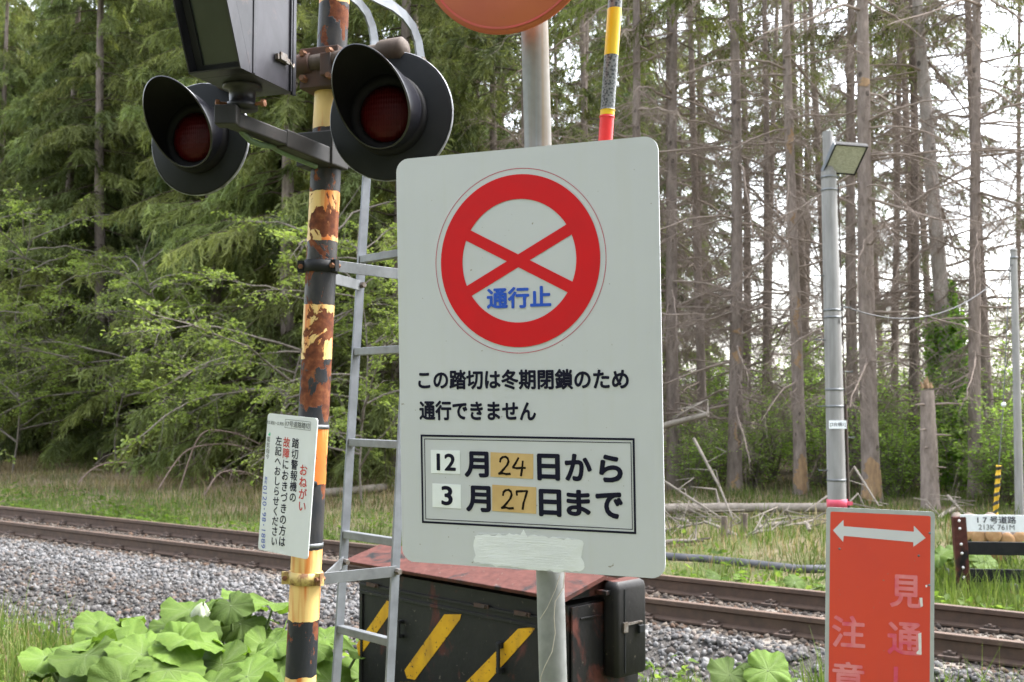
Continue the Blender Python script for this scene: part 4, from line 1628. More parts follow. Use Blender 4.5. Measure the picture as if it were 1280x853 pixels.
a, b = at(1201, 643.5, KY - .03), at(1201, 664.5, KY - .03)
K2 = Panel(b, kdir, UP)
hh = (a - b)[2]
mb = MB()
mb.prism([(0, 0), (1.25, 0), (1.25, hh), (0, hh)], *K2.fr()[:3], -K2.ez, .012)
nb2 = build('name_board', mb, M['paper_white'], kf, .002)
mb = MB()
K2.text_px(mb, '1 7 号道路', 1221.5, 1270, 645.5, 654.5, .003, .012, 0)
build('lettering', mb, [M['ink'], M['txt_grey']], nb2)
mb = MB()
K2.text_px(mb, '213K 761M', 1223, 1268, 656, 662.6, .003, .0, 1)
build('lettering', mb, [M['ink'], M['txt_grey']], nb2)

# log pile behind it
M['bark_log'] = paint('log_bark', (.16, .125, .10), (.08, .062, .05), 12, .9, 0, .6)
M['cut_wood'] = paint('cut_wood', (.50, .30, .15), (.38, .20, .09), 14, .8)
M['old_wood'] = paint('grey_dead_wood', (.27, .235, .20), (.17, .145, .12), 11, .9, 0, .4)
lw = [('leftmost', 1207, 668, .075), ('second', 1224, 671, .095), ('third', 1242, 669, .09), ('fourth', 1259, 676, .09), ('fifth', 1276, 675, .095), ('low', 1216, 690, .12), ('low', 1240, 692, .12)]
lbl = ['thin sawn log at the left end of the log pile behind the crossing name board', 'sawn log with a wide orange cut face, second from the left in the log pile',
       'sawn log with a bright cut face, third in the log pile behind the name board', 'sawn log lying lower, fourth in the log pile behind the name board',
       'sawn log at the right end of the log pile by the picture edge',
       'sawn log in the pile\'s bottom row, behind the left end of the dark boards', 'sawn log in the bottom row of the pile, behind the middle of the dark boards']
for (nm, x, y, r), L in zip(lw, lbl):
    c = at(x, y, 12.6 + random.uniform(0, .15))
    if nm == 'low':
        c[2] = ground(c[0], c[1]) + r
    dr = unit(V(.35 + random.uniform(-.06, .06), 1, .03))
    o = thing('cut_log', L, 'log', c, 'sawn logs piled behind the crossing fence')
    mb = MB()
    seg, n = 18, 8
    mb.tube([c + dr * 1.4 * i / n for i in range(n + 1)], [r * random.uniform(.95, 1.04) for _ in range(n + 1)], seg, False)
    mb.add([c + dr * 1.4 + r * .9 * V(math.cos(a), 0, math.sin(a)) for a in np.linspace(0, 6.28, 18, endpoint=False)], [tuple(range(18))])
    build('log_bark', mb, M['bark_log'], o)
    mb = MB()
    mb.lathe([(0, .004), (r * .5, .004), (r * .96, .002), (r * .97, -.004)], c, -dr, 18)
    build('cut_face', mb, M['cut_wood'], o)

# ---------------------------------------------------------------- black conduit in the grass beyond the track
M['conduit'] = paint('black_conduit', (.045, .045, .055), (.08, .08, .09), 8, .5)
pts = []
for x, y in ((700, 664), (760, 678), (835, 697), (880, 700), (930, 705), (1000, 713), (1040, 713), (1100, 712), (1168, 713), (1200, 722), (1290, 742)):
    p = on_ground(x, y + 3)
    pts.append(p + V(0, 0, .035))
mb = MB()
mb.tube(pts, .05, 14)
tag(build('cable_conduit', mb, M['conduit'], None, loc=pts[4]), 'long black plastic conduit lying in the grass just beyond the track', 'conduit')

# ================================================================== vegetation
GREEN = {}
# ---------------------------------------------------------------- grass and weeds, one mass
def blades(s, d, h, w, cols, lean=.35):
    n = len(s)
    xy = s[:, None] * TS[:2] + (d + D0)[:, None] * TD[:2]
    z = gz(s, d) - .02
    a = RNG.uniform(0, 2 * np.pi, n)
    side = np.stack([np.cos(a), np.sin(a)], -1) * w[:, None] / 2
    la_ = RNG.uniform(0, 2 * np.pi, n)
    ln = RNG.uniform(.05, lean, n) * h
    lv = np.stack([np.cos(la_), np.sin(la_)], -1) * ln[:, None]
    P = np.zeros((n, 5, 3))
    P[:, 0, :2], P[:, 1, :2] = xy - side, xy + side
    P[:, 2, :2], P[:, 3, :2] = xy + lv * .35 + side * .75, xy + lv * .35 - side * .75
    P[:, 4, :2] = xy + lv
    P[:, :2, 2] = z[:, None]
    P[:, 2:4, 2] = (z + h * .6)[:, None]
    P[:, 4, 2] = z + h * RNG.uniform(.86, 1, n)
    return P, np.repeat(cols, 5, 0)

def blade_obj(name, parts, mat, label, cat):
    P = np.concatenate([p[0] for p in parts]).reshape(-1, 3)
    Cc = np.concatenate([p[1] for p in parts])
    n = len(P) // 5
    o = np.arange(n)[:, None] * 5
    tri = np.concatenate([o + np.array([0, 1, 2]), o + np.array([0, 2, 3]), o + np.array([3, 2, 4])], 1).reshape(-1, 3)
    ob = link(name, np_mesh(name, P, tri, Cc), mat)
    return tag(ob, label, cat, kind='stuff')

def pxof(s, d):
    return 640 + 1400 * (s * TS[0] + (d + D0) * TD[0]) / np.maximum(s * TS[1] + (d + D0) * TD[1], .5)

def clump(s, d, f, seed=0):
    return .5 + .5 * np.sin(s * f + seed + 1.7 * np.sin(d * f * .8 + seed)) * np.sin(d * f * 1.1 - seed + 1.3 * np.sin(s * f * .6))
M['grass'] = leaf_mat('grass_blade', (1, 1, 1), .35, 0)
fresh = np.array([(.085, .125, .026), (.105, .145, .036), (.06, .10, .022), (.125, .155, .052)])
dryc = np.array([(.29, .225, .145), (.23, .17, .105), (.34, .28, .19), (.19, .145, .09)])
parts = []
n = 185000                                               # field beyond the track
s, d = RNG.uniform(-40, 8, n), RNG.uniform(1.85, 13.0, n)
px = pxof(s, d)
Yd = s * TS[1] + (d + D0) * TD[1]
left = np.clip((560 - px) / 500, 0, 1)
dryness = np.clip((d - 2.9) / 3.6, 0, .95) * (.40 + .60 * left) * np.where(px > 700, .38, 1) + .62 * (clump(s, d, .8, 2) - .5) + .08
dens = np.clip(.35 + .9 * clump(s, d, 1.7), 0, 1) * np.clip((d - 1.75) / .5, 0, 1) * np.clip((14 - d) / 4, .2, 1)
dens = dens * np.where((dryness > .45) & (dryness < .6) & (px > 700), .4, 1)
k = (px > -200) & (px < 1500) & (RNG.uniform(size=n) < dens)
s, d, px, dryness = s[k], d[k], px[k], dryness[k]
isd = RNG.uniform(size=len(s)) < dryness
col = np.where(isd[:, None], dryc[RNG.integers(0, 4, len(s))], fresh[RNG.integers(0, 4, len(s))]) * (RNG.uniform(.8, 1.15, (len(s), 1)) * (.75 + .6 * clump(s, d, 1.3, 8))[:, None])
h = RNG.gamma(4, .035, len(s)) * np.where(isd, .9, 1.0) * (.6 + .7 * clump(s, d, 1.1, 4)) * np.where(d < 2.6, .8, 1)
parts.append(blades(s, d, h, RNG.uniform(.008, .016, len(s)), col, .7))
n = 90000                                                # near side
s, d = RNG.uniform(-14, 4, n), RNG.uniform(-6.2, -.6, n)
px, Yd = pxof(s, d), s * TS[1] + (d + D0) * TD[1]
e = edge_d(s) + .10 * np.sin(s * 2.1)
zone = np.where(px < 150, 1.0, np.where(px < 440, .35, np.where(px < 760, .35, 1.0)))
edge_fade = np.clip((e - d + .25 * clump(s, d, 3.0, 1) - .1) / .35, 0, 1)
k = (px > -150) & (px < 1450) & (Yd > 3.2) & (RNG.uniform(size=n) < zone * edge_fade * (.42 + .58 * clump(s, d, 2.2, 3)))
s, d, px = s[k], d[k], px[k]
isd = RNG.uniform(size=len(s)) < .10
col = np.where(isd[:, None], dryc[RNG.integers(0, 4, len(s))], fresh[RNG.integers(0, 4, len(s))]) * RNG.uniform(.85, 1.2, (len(s), 1))
tall = np.where(px > 1000, .20, np.where(px < 150, .26, .13))
h = RNG.gamma(5, .2, len(s)) * tall * (.7 + .5 * clump(s, d, 1.8, 5))
parts.append(blades(s, d, h, RNG.uniform(.006, .013, len(s)), col, .5))
n = 26000                                                # dense tall grass around the crossing fence and the red board
s, d = RNG.uniform(-3.5, 3, n), np.where(RNG.uniform(size=n) < .6, RNG.uniform(2.2, 4.6, n), RNG.uniform(-2.6, -.85, n))
px = pxof(s, d)
k = (px > 1000) & (px < 1450) & ((d < 0) | (px > 1150))
s, d = s[k], d[k]
col = fresh[RNG.integers(0, 4, len(s))] * RNG.uniform(.9, 1.25, (len(s), 1))
h = RNG.gamma(6, .2, len(s)) * np.where(d > 0, .17, .24)
parts.append(blades(s, d, h, RNG.uniform(.007, .013, len(s)), col, .45))
blade_obj('grass', parts, M['grass'], 'green and dry tan grass growing along both sides of the track', 'grass')

# low leafy weeds, one mass
def leaves_np(C, size, cols, up=.4, fold=.25, asp=.55):
    """folded pointed leaves; C (n,3) centres; returns points (n*6,3), tris"""
    n = len(C)
    ax_ = RNG.normal(size=(n, 3))
    ax_[:, 2] *= .5
    ax_ /= np.linalg.norm(ax_, axis=1, keepdims=True)
    nr = RNG.normal(size=(n, 3)) * (1 - up)
    nr[:, 2] += up * 2
    sd_ = np.cross(ax_, nr)
    sd_ /= np.linalg.norm(sd_, axis=1, keepdims=True) + 1e-9
    nr = np.cross(sd_, ax_)
    L, W = size[:, None], size[:, None] * asp * .5
    P = np.zeros((n, 6, 3))
    P[:, 0] = C - ax_ * L * .5
    P[:, 1] = C - ax_ * L * .08 + sd_ * W + nr * W * fold
    P[:, 2] = C + ax_ * L * .5 - nr * L * .06
    P[:, 3] = C - ax_ * L * .08 - sd_ * W + nr * W * fold
    P[:, 4] = C + ax_ * L * .22 + sd_ * W * .75 + nr * W * fold * .7
    P[:, 5] = C + ax_ * L * .22 - sd_ * W * .75 + nr * W * fold * .7
    o = np.arange(n)[:, None] * 6
    T = np.concatenate([o + np.array(x) for x in ((0, 1, 4), (0, 4, 2), (0, 2, 5), (0, 5, 3))], 1).reshape(-1, 3)
    return P.reshape(-1, 3), T, np.repeat(cols, 6, 0)
M['leaf'] = leaf_mat('young_leaf', (1, 1, 1), .58, .25)
n = 26000
s, d = RNG.uniform(-24, 3, n), np.where(RNG.uniform(size=n) < .5, RNG.uniform(1.8, 5, n), RNG.uniform(-5, -.9, n))
px, Yd = pxof(s, d), s * TS[1] + (d + D0) * TD[1]
w = np.where(d > 0, np.clip(1.3 - np.abs(d - 2.2) * .5, 0, 1) * (clump(s, d, 1.6, 7) > .5), (d < edge_d(s) + .05) * (clump(s, d, 2.4, 9) > .42) * np.where(px < 460, 1.6, .7))
k = (px > -120) & (px < 1420) & (Yd > 3.2) & (RNG.uniform(size=n) < w)
s, d = s[k], d[k]
C_ = np.concatenate([s[:, None] * TS[:2] + (d + D0)[:, None] * TD[:2], (gz(s, d) + RNG.uniform(.02, .22, len(s)))[:, None]], 1)
lc = np.array([(.095, .15, .03), (.075, .125, .028), (.125, .175, .048)])[RNG.integers(0, 3, len(s))]
P, T, Cc = leaves_np(C_, RNG.uniform(.05, .12, len(s)), lc, .6)
tag(link('weeds', np_mesh('weeds', P, T, Cc), M['leaf']), 'low broad leaved weeds mixed into the grass on both sides of the track', 'weeds', kind='stuff')

# ---------------------------------------------------------------- butterbur: big round leaves on stalks
t = NT('butterbur_leaf')
vn = t.attr('Col')
ch = t.sep(vn)
co = t.coord('Object')
c = t.mix(t.noise(co, 7, 4), (.065, .125, .018), (.13, .195, .036))
c = t.mix(t.math('MULTIPLY', ch[0], .55), c, (.17, .22, .095))
c = t.mix(t.ramp(t.noise(co, 40, 3), [(.7, 0.0), (.78, .35)]), c, (.20, .17, .07))
c = t.mix(1.0, c, t.math('ADD', t.math('MULTIPLY', t.orand(), .75), .58), 'MULTIPLY')
t.bump(t.math('ADD', t.math('MULTIPLY', ch[0], -.6), t.noise(co, 30, 3)), .5, .012)
t.fin(c, .5, 0, .13)
tr = t.node('ShaderNodeBsdfTranslucent')
t.l.new(t.mix(1.0, c, (1.2, 1.3, .6), 'MULTIPLY'), tr.inputs[0])
mx = t.node('ShaderNodeMixShader')
mx.inputs[0].default_value = .3
t.l.new(t.b.outputs[0], mx.inputs[1])
t.l.new(tr.outputs[0], mx.inputs[2])
t.l.new(mx.outputs[0], t.out.inputs['Surface'])
M['butterbur'] = t.m
M['stalk'] = paint('stalk_green', (.12, .17, .06), (.10, .13, .05), 10, .5)
def bur_leaf(seed):
    r = random.Random(seed)
    na, nr = 72, 9
    P, C2 = [V(0, 0, 0)], [1.0]
    ph = [r.uniform(0, 6.28) for _ in range(4)]
    cup = r.uniform(.05, .42)
    for k in range(1, nr + 1):
        f = k / nr
        for i in range(na):
            a = 2 * math.pi * (i + .5) / na
            dn_ = abs(math.atan2(math.sin(a + math.pi / 2), math.cos(a + math.pi / 2)))     # notch at the stalk
            lob = 1 - .62 * math.exp(-(dn_ / .15) ** 2)
            rad = f * lob * (1 + .07 * math.sin(2 * a + ph[0]) + .05 * math.sin(5 * a + ph[1]) + .025 * math.sin(13 * a + ph[2]) + (.03 if i % 3 == 0 else 0) * f)
            z = cup * f * f * (.6 + .6 * math.sin(2 * a + ph[2])) + f ** 2 * .07 * math.sin(5 * a + ph[3]) + f ** 3 * .05 * math.sin(9 * a + ph[0]) + f ** 4 * .03 * math.sin(17 * a + ph[1]) - .20 * f ** 3 * (1 + math.sin(a + ph[1]))
            v = .5 + .5 * math.cos(7 * a + .5 * math.sin(3 * f + ph[0]))
            P.append(V(rad * math.cos(a), rad * math.sin(a), z - .010 * v ** 10 * f + .012 * math.sin(14 * f + 9 * a) * f * .5))
            C2.append(max(0, v ** 22 * (1.1 - f * .8)) + (.6 * (1 - f) ** 3))
    tri = [(0, 1 + i, 1 + (i + 1) % na) for i in range(na)]
    for k in range(nr - 1):
        b = 1 + k * na
        for i in range(na):
            j = (i + 1) % na
            tri += [(b + i, b + na + i, b + na + j), (b + i, b + na + j, b + j)]
    c = np.repeat(np.array(C2)[:, None], 3, 1)
    me = np_mesh('leaf', np.array(P), np.array(tri), c, True)
    me.materials.append(M['butterbur'])
    return me
bur = [bur_leaf(i) for i in range(10)]
def butterbur(px, Y, label, spec):
    """spec: list of (dx, dy, height, radius)"""
    x = (px - CX) / F_PX * Y
    b = V(x, Y, ground(x, Y))
    o = thing('butterbur', label, 'plant', b, 'butterbur plants with big round leaves')
    rr = random.Random(int(px * 7))
    for dx, dy, h, rad in spec:
        rad *= .74
        tip = V(dx, dy, h)
        mb = MB()
        mb.tube([b + V(dx * .15, dy * .15, -.03), b + V(dx * .6, dy * .6, h * .6), b + tip], [.011, .009, .007], 8)
        st = build('stalk', mb, M['stalk'], o)
        lf = bpy.data.objects.new('leaf', rr.choice(bur))
        COL.objects.link(lf)
        lf.parent = o
        lf.location = tuple(tip)
        lf.scale = (rad, rad, rad * rr.uniform(.8, 1.2))
        nz = Vector((dx * rr.uniform(.2, 1.8) + rr.uniform(-.45, .45), dy * rr.uniform(.2, 1.5) - rr.uniform(-.15, .9), 1.0)).normalized()
        yv = Vector((dx + rr.uniform(-.2, .2), dy - .12 + rr.uniform(-.2, .2), 0.0))
        yv = (yv - nz * yv.dot(nz)).normalized()
        xv = yv.cross(nz)
        lf.rotation_mode = 'QUATERNION'
        lf.rotation_quaternion = Matrix((xv, yv, nz)).transposed().to_quaternion()
    return o
def rosette(seed, n, spread, h0, h1, r0, r1):
    rr = random.Random(seed)
    L = []
    for i in range(n):
        a = 2 * math.pi * i / n + rr.uniform(-.4, .4)
        q = spread * rr.uniform(.15, 1.0)
        L.append((q * math.cos(a), q * math.sin(a), rr.uniform(h0, h1), rr.uniform(r0, r1)))
    return L
for px, Y, label, sp in (
    (118, 6.4, 'butterbur with bright leaves at the left end of the big leaf clump', rosette(1, 15, .42, .34, .62, .16, .23)),
    (205, 6.0, 'butterbur with broad pale leaves, second from the left in the clump before the ballast', rosette(2, 18, .44, .38, .66, .17, .25)),
    (275, 5.6, 'low butterbur in front, its leaves cut by the bottom edge left of the signal post', rosette(3, 16, .46, .30, .52, .18, .25)),
    (300, 6.7, 'butterbur at the back of the clump, its leaves standing against the ballast', rosette(4, 17, .44, .46, .78, .15, .22)),
    (375, 6.1, 'butterbur half hidden behind the rusty signal post', rosette(5, 15, .42, .38, .62, .16, .22)),
    (185, 5.3, 'butterbur nearest the bottom edge, only the tops of its leaves in the picture', rosette(6, 15, .44, .26, .42, .17, .22)),
    (60, 5.6, 'small butterbur growing in the tall grass of the bottom left corner', rosette(7, 5, .22, .10, .24, .10, .15)),
    (945, 6.9, 'butterbur with two yellow green leaves left of the red board at the bottom edge', [(.04, -.05, .38, .20), (-.18, .02, .34, .18), (.14, .12, .28, .15), (-.05, .15, .30, .15)]),
    (1185, 11.6, 'butterbur behind the rusty post of the crossing fence', [(-.12, 0, .30, .24), (.10, .05, .27, .22), (.3, -.05, .24, .20)]),
    (1250, 11.9, 'butterbur growing behind the dark boards of the crossing fence', [(-.2, 0, .32, .22), (.12, .05, .30, .22), (.4, .05, .33, .2)]),
    (880, 11.0, 'low butterbur patch beyond the far rail beside the closure notice', [(-.2, 0, .10, .12), (.1, .1, .12, .13), (.35, 0, .10, .12), (-.4, .1, .09, .10)]),
    (980, 10.4, 'low butterbur patch beyond the far rail beside the red board', [(-.2, 0, .10, .13), (.1, .1, .12, .14), (.35, 0, .10, .11)]),
):
    butterbur(px, Y, label, sp)

# a closed white butterbur bud head in the clump
bx = at(249, 772, 6.5)
mb = MB()
bg = V(bx[0], bx[1], ground(bx[0], bx[1]))
mb.tube([bg - V(0, 0, .03), bx - V(0, 0, .05)], .011, 8)
bud = thing('butterbur_bud', 'pale white rolled up young leaf standing among the butterbur leaves', 'bud', bg)
build('stalk', mb, M['stalk'], bud)
mb = MB()
bz, nb_, kb_ = unit(V(.3, -.2, 1)), 28, 9
bx_s = unit(np.cross(bz, V(0, 1, 0)))
bx_u = np.cross(bz, bx_s)
Pb = []
for k in range(kb_ + 1):
    f = k / kb_
    for i in range(nb_):
        a = 2 * math.pi * i / nb_
        r_ = .052 * math.sin(math.pi * (f * .93 + .05)) ** .7 * (1 + .16 * math.cos(5 * a + 3 * f) + .05 * math.cos(11 * a))
        Pb.append(bx + bz * (-.065 + .15 * f + .012 * math.sin(2 * a) * f) + (math.cos(a) * bx_s + math.sin(a) * bx_u) * r_)
mb.add(Pb, [(k * nb_ + i, k * nb_ + (i + 1) % nb_, (k + 1) * nb_ + (i + 1) % nb_, (k + 1) * nb_ + i) for k in range(kb_) for i in range(nb_)], 0, True)
build('leaf_roll', mb, paint('bud_pale', (.34, .37, .27), (.25, .30, .18), 14, .6, 0, .4), bud)

# ================================================================== trees
def barkm(name, c1, c2):
    t = NT(name)
    co = t.coord('Object')
    n = t.noise(t.coord('Object', (5, 5, 1.6)), 3.0, 7, .68)
    c = t.ramp(n, [(.32, c1), (.68, c2)])
    li = t.ramp(t.noise(t.coord('Object', (2, 2, .9)), 3.0, 5), [(.55, 0.0), (.7, .5)])
    c = t.mix(li, c, tuple(x * 1.35 for x in c2))
    kn = t.node('ShaderNodeTexVoronoi')
    kn.inputs['Scale'].default_value = 3.2
    t.l.new(t.coord('Object', (1, 1, .8)), kn.inputs['Vector'])
    c = t.mix(t.ramp(kn.outputs['Distance'], [(.10, .75), (.16, 0.0)]), c, (.035, .028, .024))
    c = t.mix(1.0, c, t.math('ADD', t.math('MULTIPLY', t.orand(), .45), .78), 'MULTIPLY')
    t.bump(n, .7, .03)
    return t.fin(c, .95, 0, .15)
M['bark'] = barkm('spruce_bark', (.135, .108, .094), (.265, .218, .192))
M['bark_pale'] = barkm('pale_bark', (.22, .195, .178), (.38, .34, .315))
M['dead'] = paint('dead_branch', (.27, .215, .18), (.18, .14, .115), 6, .95)
M['scar'] = paint('bare_wood', (.33, .215, .115), (.20, .125, .075), 7, .85, 0, .4, (3, 3, .8))
M['needle'] = leaf_mat('spruce_needles', (1, 1, 1), .42, .45)
M['stem'] = paint('shrub_stem', (.19, .165, .14), (.11, .09, .075), 10, .9)
M['stem_brown'] = paint('dry_stem', (.30, .22, .185), (.20, .14, .115), 10, .9)
M['stem_pale'] = paint('pale_stem', (.36, .33, .28), (.24, .21, .18), 10, .9)

def quads_to(name, lst, mat):
    pass

def tubes_np(paths, radii, sides=4):
    """many thin tubes at once: paths (n,k,3), radii (n,k)"""
    n, k, _ = paths.shape
    tg = np.gradient(paths, axis=1)
    tg /= np.linalg.norm(tg, axis=2, keepdims=True) + 1e-9
    ref = np.where(np.abs(tg[..., 2:3]) < .9, np.array([0, 0, 1.0]), np.array([1.0, 0, 0]))
    s = np.cross(tg, ref)
    s /= np.linalg.norm(s, axis=2, keepdims=True) + 1e-9
    u = np.cross(tg, s)
    A = np.arange(sides) * 2 * np.pi / sides
    P = paths[:, :, None] + radii[:, :, None, None] * (np.cos(A)[:, None] * s[:, :, None] + np.sin(A)[:, None] * u[:, :, None])
    P = P.reshape(-1, 3)
    i, j, q = np.meshgrid(np.arange(n), np.arange(k - 1), np.arange(sides), indexing='ij')
    q2 = (q + 1) % sides
    b = i * k * sides + j * sides
    Fq = np.stack([b + q, b + q2, b + sides + q2, b + sides + q], -1).reshape(-1, 4)
    return P, Fq

def trunk_mesh(H, r, seed, curve=.15):
    g_ = np.random.default_rng(seed)
    n = 16
    z = np.concatenate([[-.3, 0, .25, .6], np.linspace(1.5, H, n)])
    ph = g_.uniform(0, 6.28, 2)
    P = np.stack([curve * np.sin(z * .22 + ph[0]) - curve * np.sin(ph[0]), curve * np.sin(z * .17 + ph[1]) - curve * np.sin(ph[1]), z], -1)
    rad = r * np.clip(1 - z / H * .93, .03, 1) + r * .28 * np.exp(-np.clip(z, 0, 9) / .28)
    Pt, Fq = tubes_np(P[None], rad[None], 14)
    Pt = Pt + g_.normal(0, r * .03, Pt.shape)
    return P, rad, np_mesh('trunk', Pt, Fq, None, True)

def on_trunk(P, z):
    return np.stack([np.interp(z, P[:, 2], P[:, 0]), np.interp(z, P[:, 2], P[:, 1]), z], -1)

def branch_paths(P, rad, z, L, az, droop, curl, k=7, g_=RNG):
    o = on_trunk(P, z)
    f = np.linspace(0, 1, k)
    hx = np.stack([np.cos(az), np.sin(az)], -1)
    out = np.zeros((len(z), k, 3))
    out[..., :2] = o[:, None, :2] + hx[:, None] * (L[:, None] * f)[..., None]
    out[..., 2] = z[:, None] + L[:, None] * (droop[:, None] * f + curl[:, None] * f ** 2)
    wob = np.cumsum(g_.normal(0, .03, (len(z), k, 3)), 1) * L[:, None, None] * .6
    wob[:, 0] = 0
    return out + wob

def foliage(paths, L, g_, per_m=7.5, tuft=.15, shades=None, start=.18, hang=.55):
    """spruce sprays hanging from branches: slim needle tufts along side twigs"""
    n, k, _ = paths.shape
    cnt = np.maximum((L * per_m * 2).astype(int), 4)
    bi = np.repeat(np.arange(n), cnt)
    f = g_.uniform(start, 1.0, len(bi)) ** .85
    x = f * (k - 1)
    i0 = np.minimum(x.astype(int), k - 2)
    w = (x - i0)[:, None]
    p0 = paths[bi, i0] * (1 - w) + paths[bi, i0 + 1] * w
    tg = paths[bi, i0 + 1] - paths[bi, i0]
    tg /= np.linalg.norm(tg, axis=1, keepdims=True)
    side = np.cross(tg, np.array([0, 0, 1.0]))
    side /= np.linalg.norm(side, axis=1, keepdims=True) + 1e-6
    sg = np.where(g_.uniform(size=len(bi)) < .5, -1, 1)[:, None]
    dirn = tg * g_.uniform(.3, 1.0, (len(bi), 1)) + side * sg * g_.uniform(.3, 1.0, (len(bi), 1))
    dirn[:, 2] -= g_.uniform(.1, hang * 2, len(bi))
    dirn /= np.linalg.norm(dirn, axis=1, keepdims=True)
    tl = g_.uniform(.22, .62, len(bi)) * np.clip(1.25 - f * .55, .3, 1.1)
    m = 13
    ft = (np.arange(m) + .5) / m
    c = p0[:, None] + dirn[:, None] * (tl[:, None] * ft)[..., None]
    c[..., 2] -= (tl[:, None] * ft ** 2) * .22
    nd = dirn[:, None] * .75 + g_.normal(0, .36, (len(bi), m, 3))
    nd[..., 2] -= .10
    nd /= np.linalg.norm(nd, axis=2, keepdims=True)
    wd = np.cross(nd, g_.normal(size=nd.shape))
    wd /= np.linalg.norm(wd, axis=2, keepdims=True) + 1e-6
    ln = tuft * g_.uniform(.7, 1.3, (len(bi), m, 1))
    ww = tuft * .085
    P = np.stack([c - wd * ww, c + wd * ww, c + nd * ln + wd * ww * .3, c + nd * ln - wd * ww * .3], 2)
    sh = shades[bi] if shades is not None else np.ones((len(bi), 3)) * .05
    sh = sh * g_.uniform(.75, 1.25, (len(bi), 1))
    cols = np.repeat(sh[:, None], m, 1) * g_.uniform(.8, 1.25, (len(bi), m, 1))
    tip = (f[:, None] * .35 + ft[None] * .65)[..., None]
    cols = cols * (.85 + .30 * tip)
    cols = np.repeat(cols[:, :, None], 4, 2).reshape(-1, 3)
    P = P.reshape(-1, 3)
    return P, np.arange(len(P)).reshape(-1, 4), cols

def twigs(paths, L, g_, per_m=9, ln=(.15, .6), rad=.0035):
    n, k, _ = paths.shape
    cnt = np.maximum((L * per_m).astype(int), 3)
    bi = np.repeat(np.arange(n), cnt)
    f = g_.uniform(.15, 1.0, len(bi))
    x = f * (k - 1)
    i0 = np.minimum(x.astype(int), k - 2)
    w = (x - i0)[:, None]
    p0 = paths[bi, i0] * (1 - w) + paths[bi, i0 + 1] * w
    tg = paths[bi, i0 + 1] - paths[bi, i0]
    tg /= np.linalg.norm(tg, axis=1, keepdims=True)
    dr = tg * .8 + g_.normal(0, .6, (len(bi), 3))
    dr[:, 2] -= .25
    dr /= np.linalg.norm(dr, axis=1, keepdims=True)
    tl = g_.uniform(*ln, len(bi))
    fk = np.linspace(0, 1, 4)
    Q = p0[:, None] + dr[:, None] * (tl[:, None] * fk)[..., None]
    Q[..., 2] -= tl[:, None] * fk ** 2 * .25
    Q[:, 1:] += g_.normal(0, .02, (len(bi), 3, 3))
    return Q, np.repeat((np.array([1, .85, .65, .4]) * rad)[None], len(bi), 0)

def make_tree(seed, H, r, live=None, dead=None, bark='bark', shade=(.045, .062, .020), twig_density=9):
    """returns meshes (trunk, dead branches, crown); live = (z0, z1, Lmax, count, per_m); dead = (z0, z1, Lmax, count)"""
    g_ = np.random.default_rng(seed)
    P, rad, tm = trunk_mesh(H, r, seed)
    tm.materials.append(M[bark])
    bm = cm = None
    allb, allr = [], []
    if dead:
        z0, z1, Lm, cnt = dead
        z = g_.uniform(z0, z1, cnt)
        L = Lm * g_.beta(2.0, 2.2, cnt) * g_.choice([.25, 1, 1], cnt) + .15
        dr = g_.normal(-.12, .22, cnt)
        pth = branch_paths(P, rad, z, L, g_.uniform(0, 6.28, cnt), dr, g_.normal(-.12, .22, cnt), 7, g_)
        f = np.linspace(1, .25, 7)
        br = (.006 + .009 * L[:, None]) * f
        A = tubes_np(pth, br, 5)
        Q, qr = twigs(pth, L, g_, twig_density)
        Bm = tubes_np(Q, qr, 3)
        P_ = np.concatenate([A[0], Bm[0]])
        F_ = np.concatenate([A[1], Bm[1] + len(A[0])])
        bm = np_mesh('dead_branches', P_, F_)
        bm.materials.append(M['dead'])
    if live:
        z0, z1, Lm, cnt, per = live
        u = g_.uniform(0, 1, cnt) ** 1.15
        z = z0 + (z1 - z0) * u
        L = Lm * np.clip(1 - (z - z0) / (H - z0), .06, 1) ** .75 * g_.uniform(.55, 1.08, cnt)
        dr = g_.normal(-.10, .13, cnt)
        pth = branch_paths(P, rad, z, L, g_.uniform(0, 6.28, cnt), dr, g_.normal(-.22, .12, cnt), 7, g_)
        f = np.linspace(1, .2, 7)
        A = tubes_np(pth, (.004 + .007 * L[:, None]) * f, 4)
        hue = g_.uniform(0, 1, (cnt, 1))
        sh = np.array(shade) * (.65 + .75 * g_.uniform(0, 1, (cnt, 1))) * (1 - hue * np.array((-.22, -.06, .08)))
        Pf, Ff, Cf = foliage(pth, L, g_, per, .15, sh, hang=.55 if cnt < 150 else .85)
        Cb = np.tile(np.array((.10, .078, .062)), (len(A[0]), 1))
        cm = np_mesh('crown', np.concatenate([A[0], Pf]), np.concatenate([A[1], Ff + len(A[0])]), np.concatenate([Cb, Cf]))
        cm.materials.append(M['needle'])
    return tm, bm, cm

def place_tree(name, meshes, x, y, rot, sc, label, group=None, lean=(0, 0), cat='tree'):
    o = thing(name, label, cat, (x, y, ground(x, y)), group, (lean[1], lean[0], rot))
    o.scale = (sc, sc, sc)
    for nm, me in zip(('trunk', 'dead_branches', 'crown'), meshes):
        if me is None:
            continue
        c = bpy.data.objects.new(nm, me)
        COL.objects.link(c)
        c.parent = o
    return o

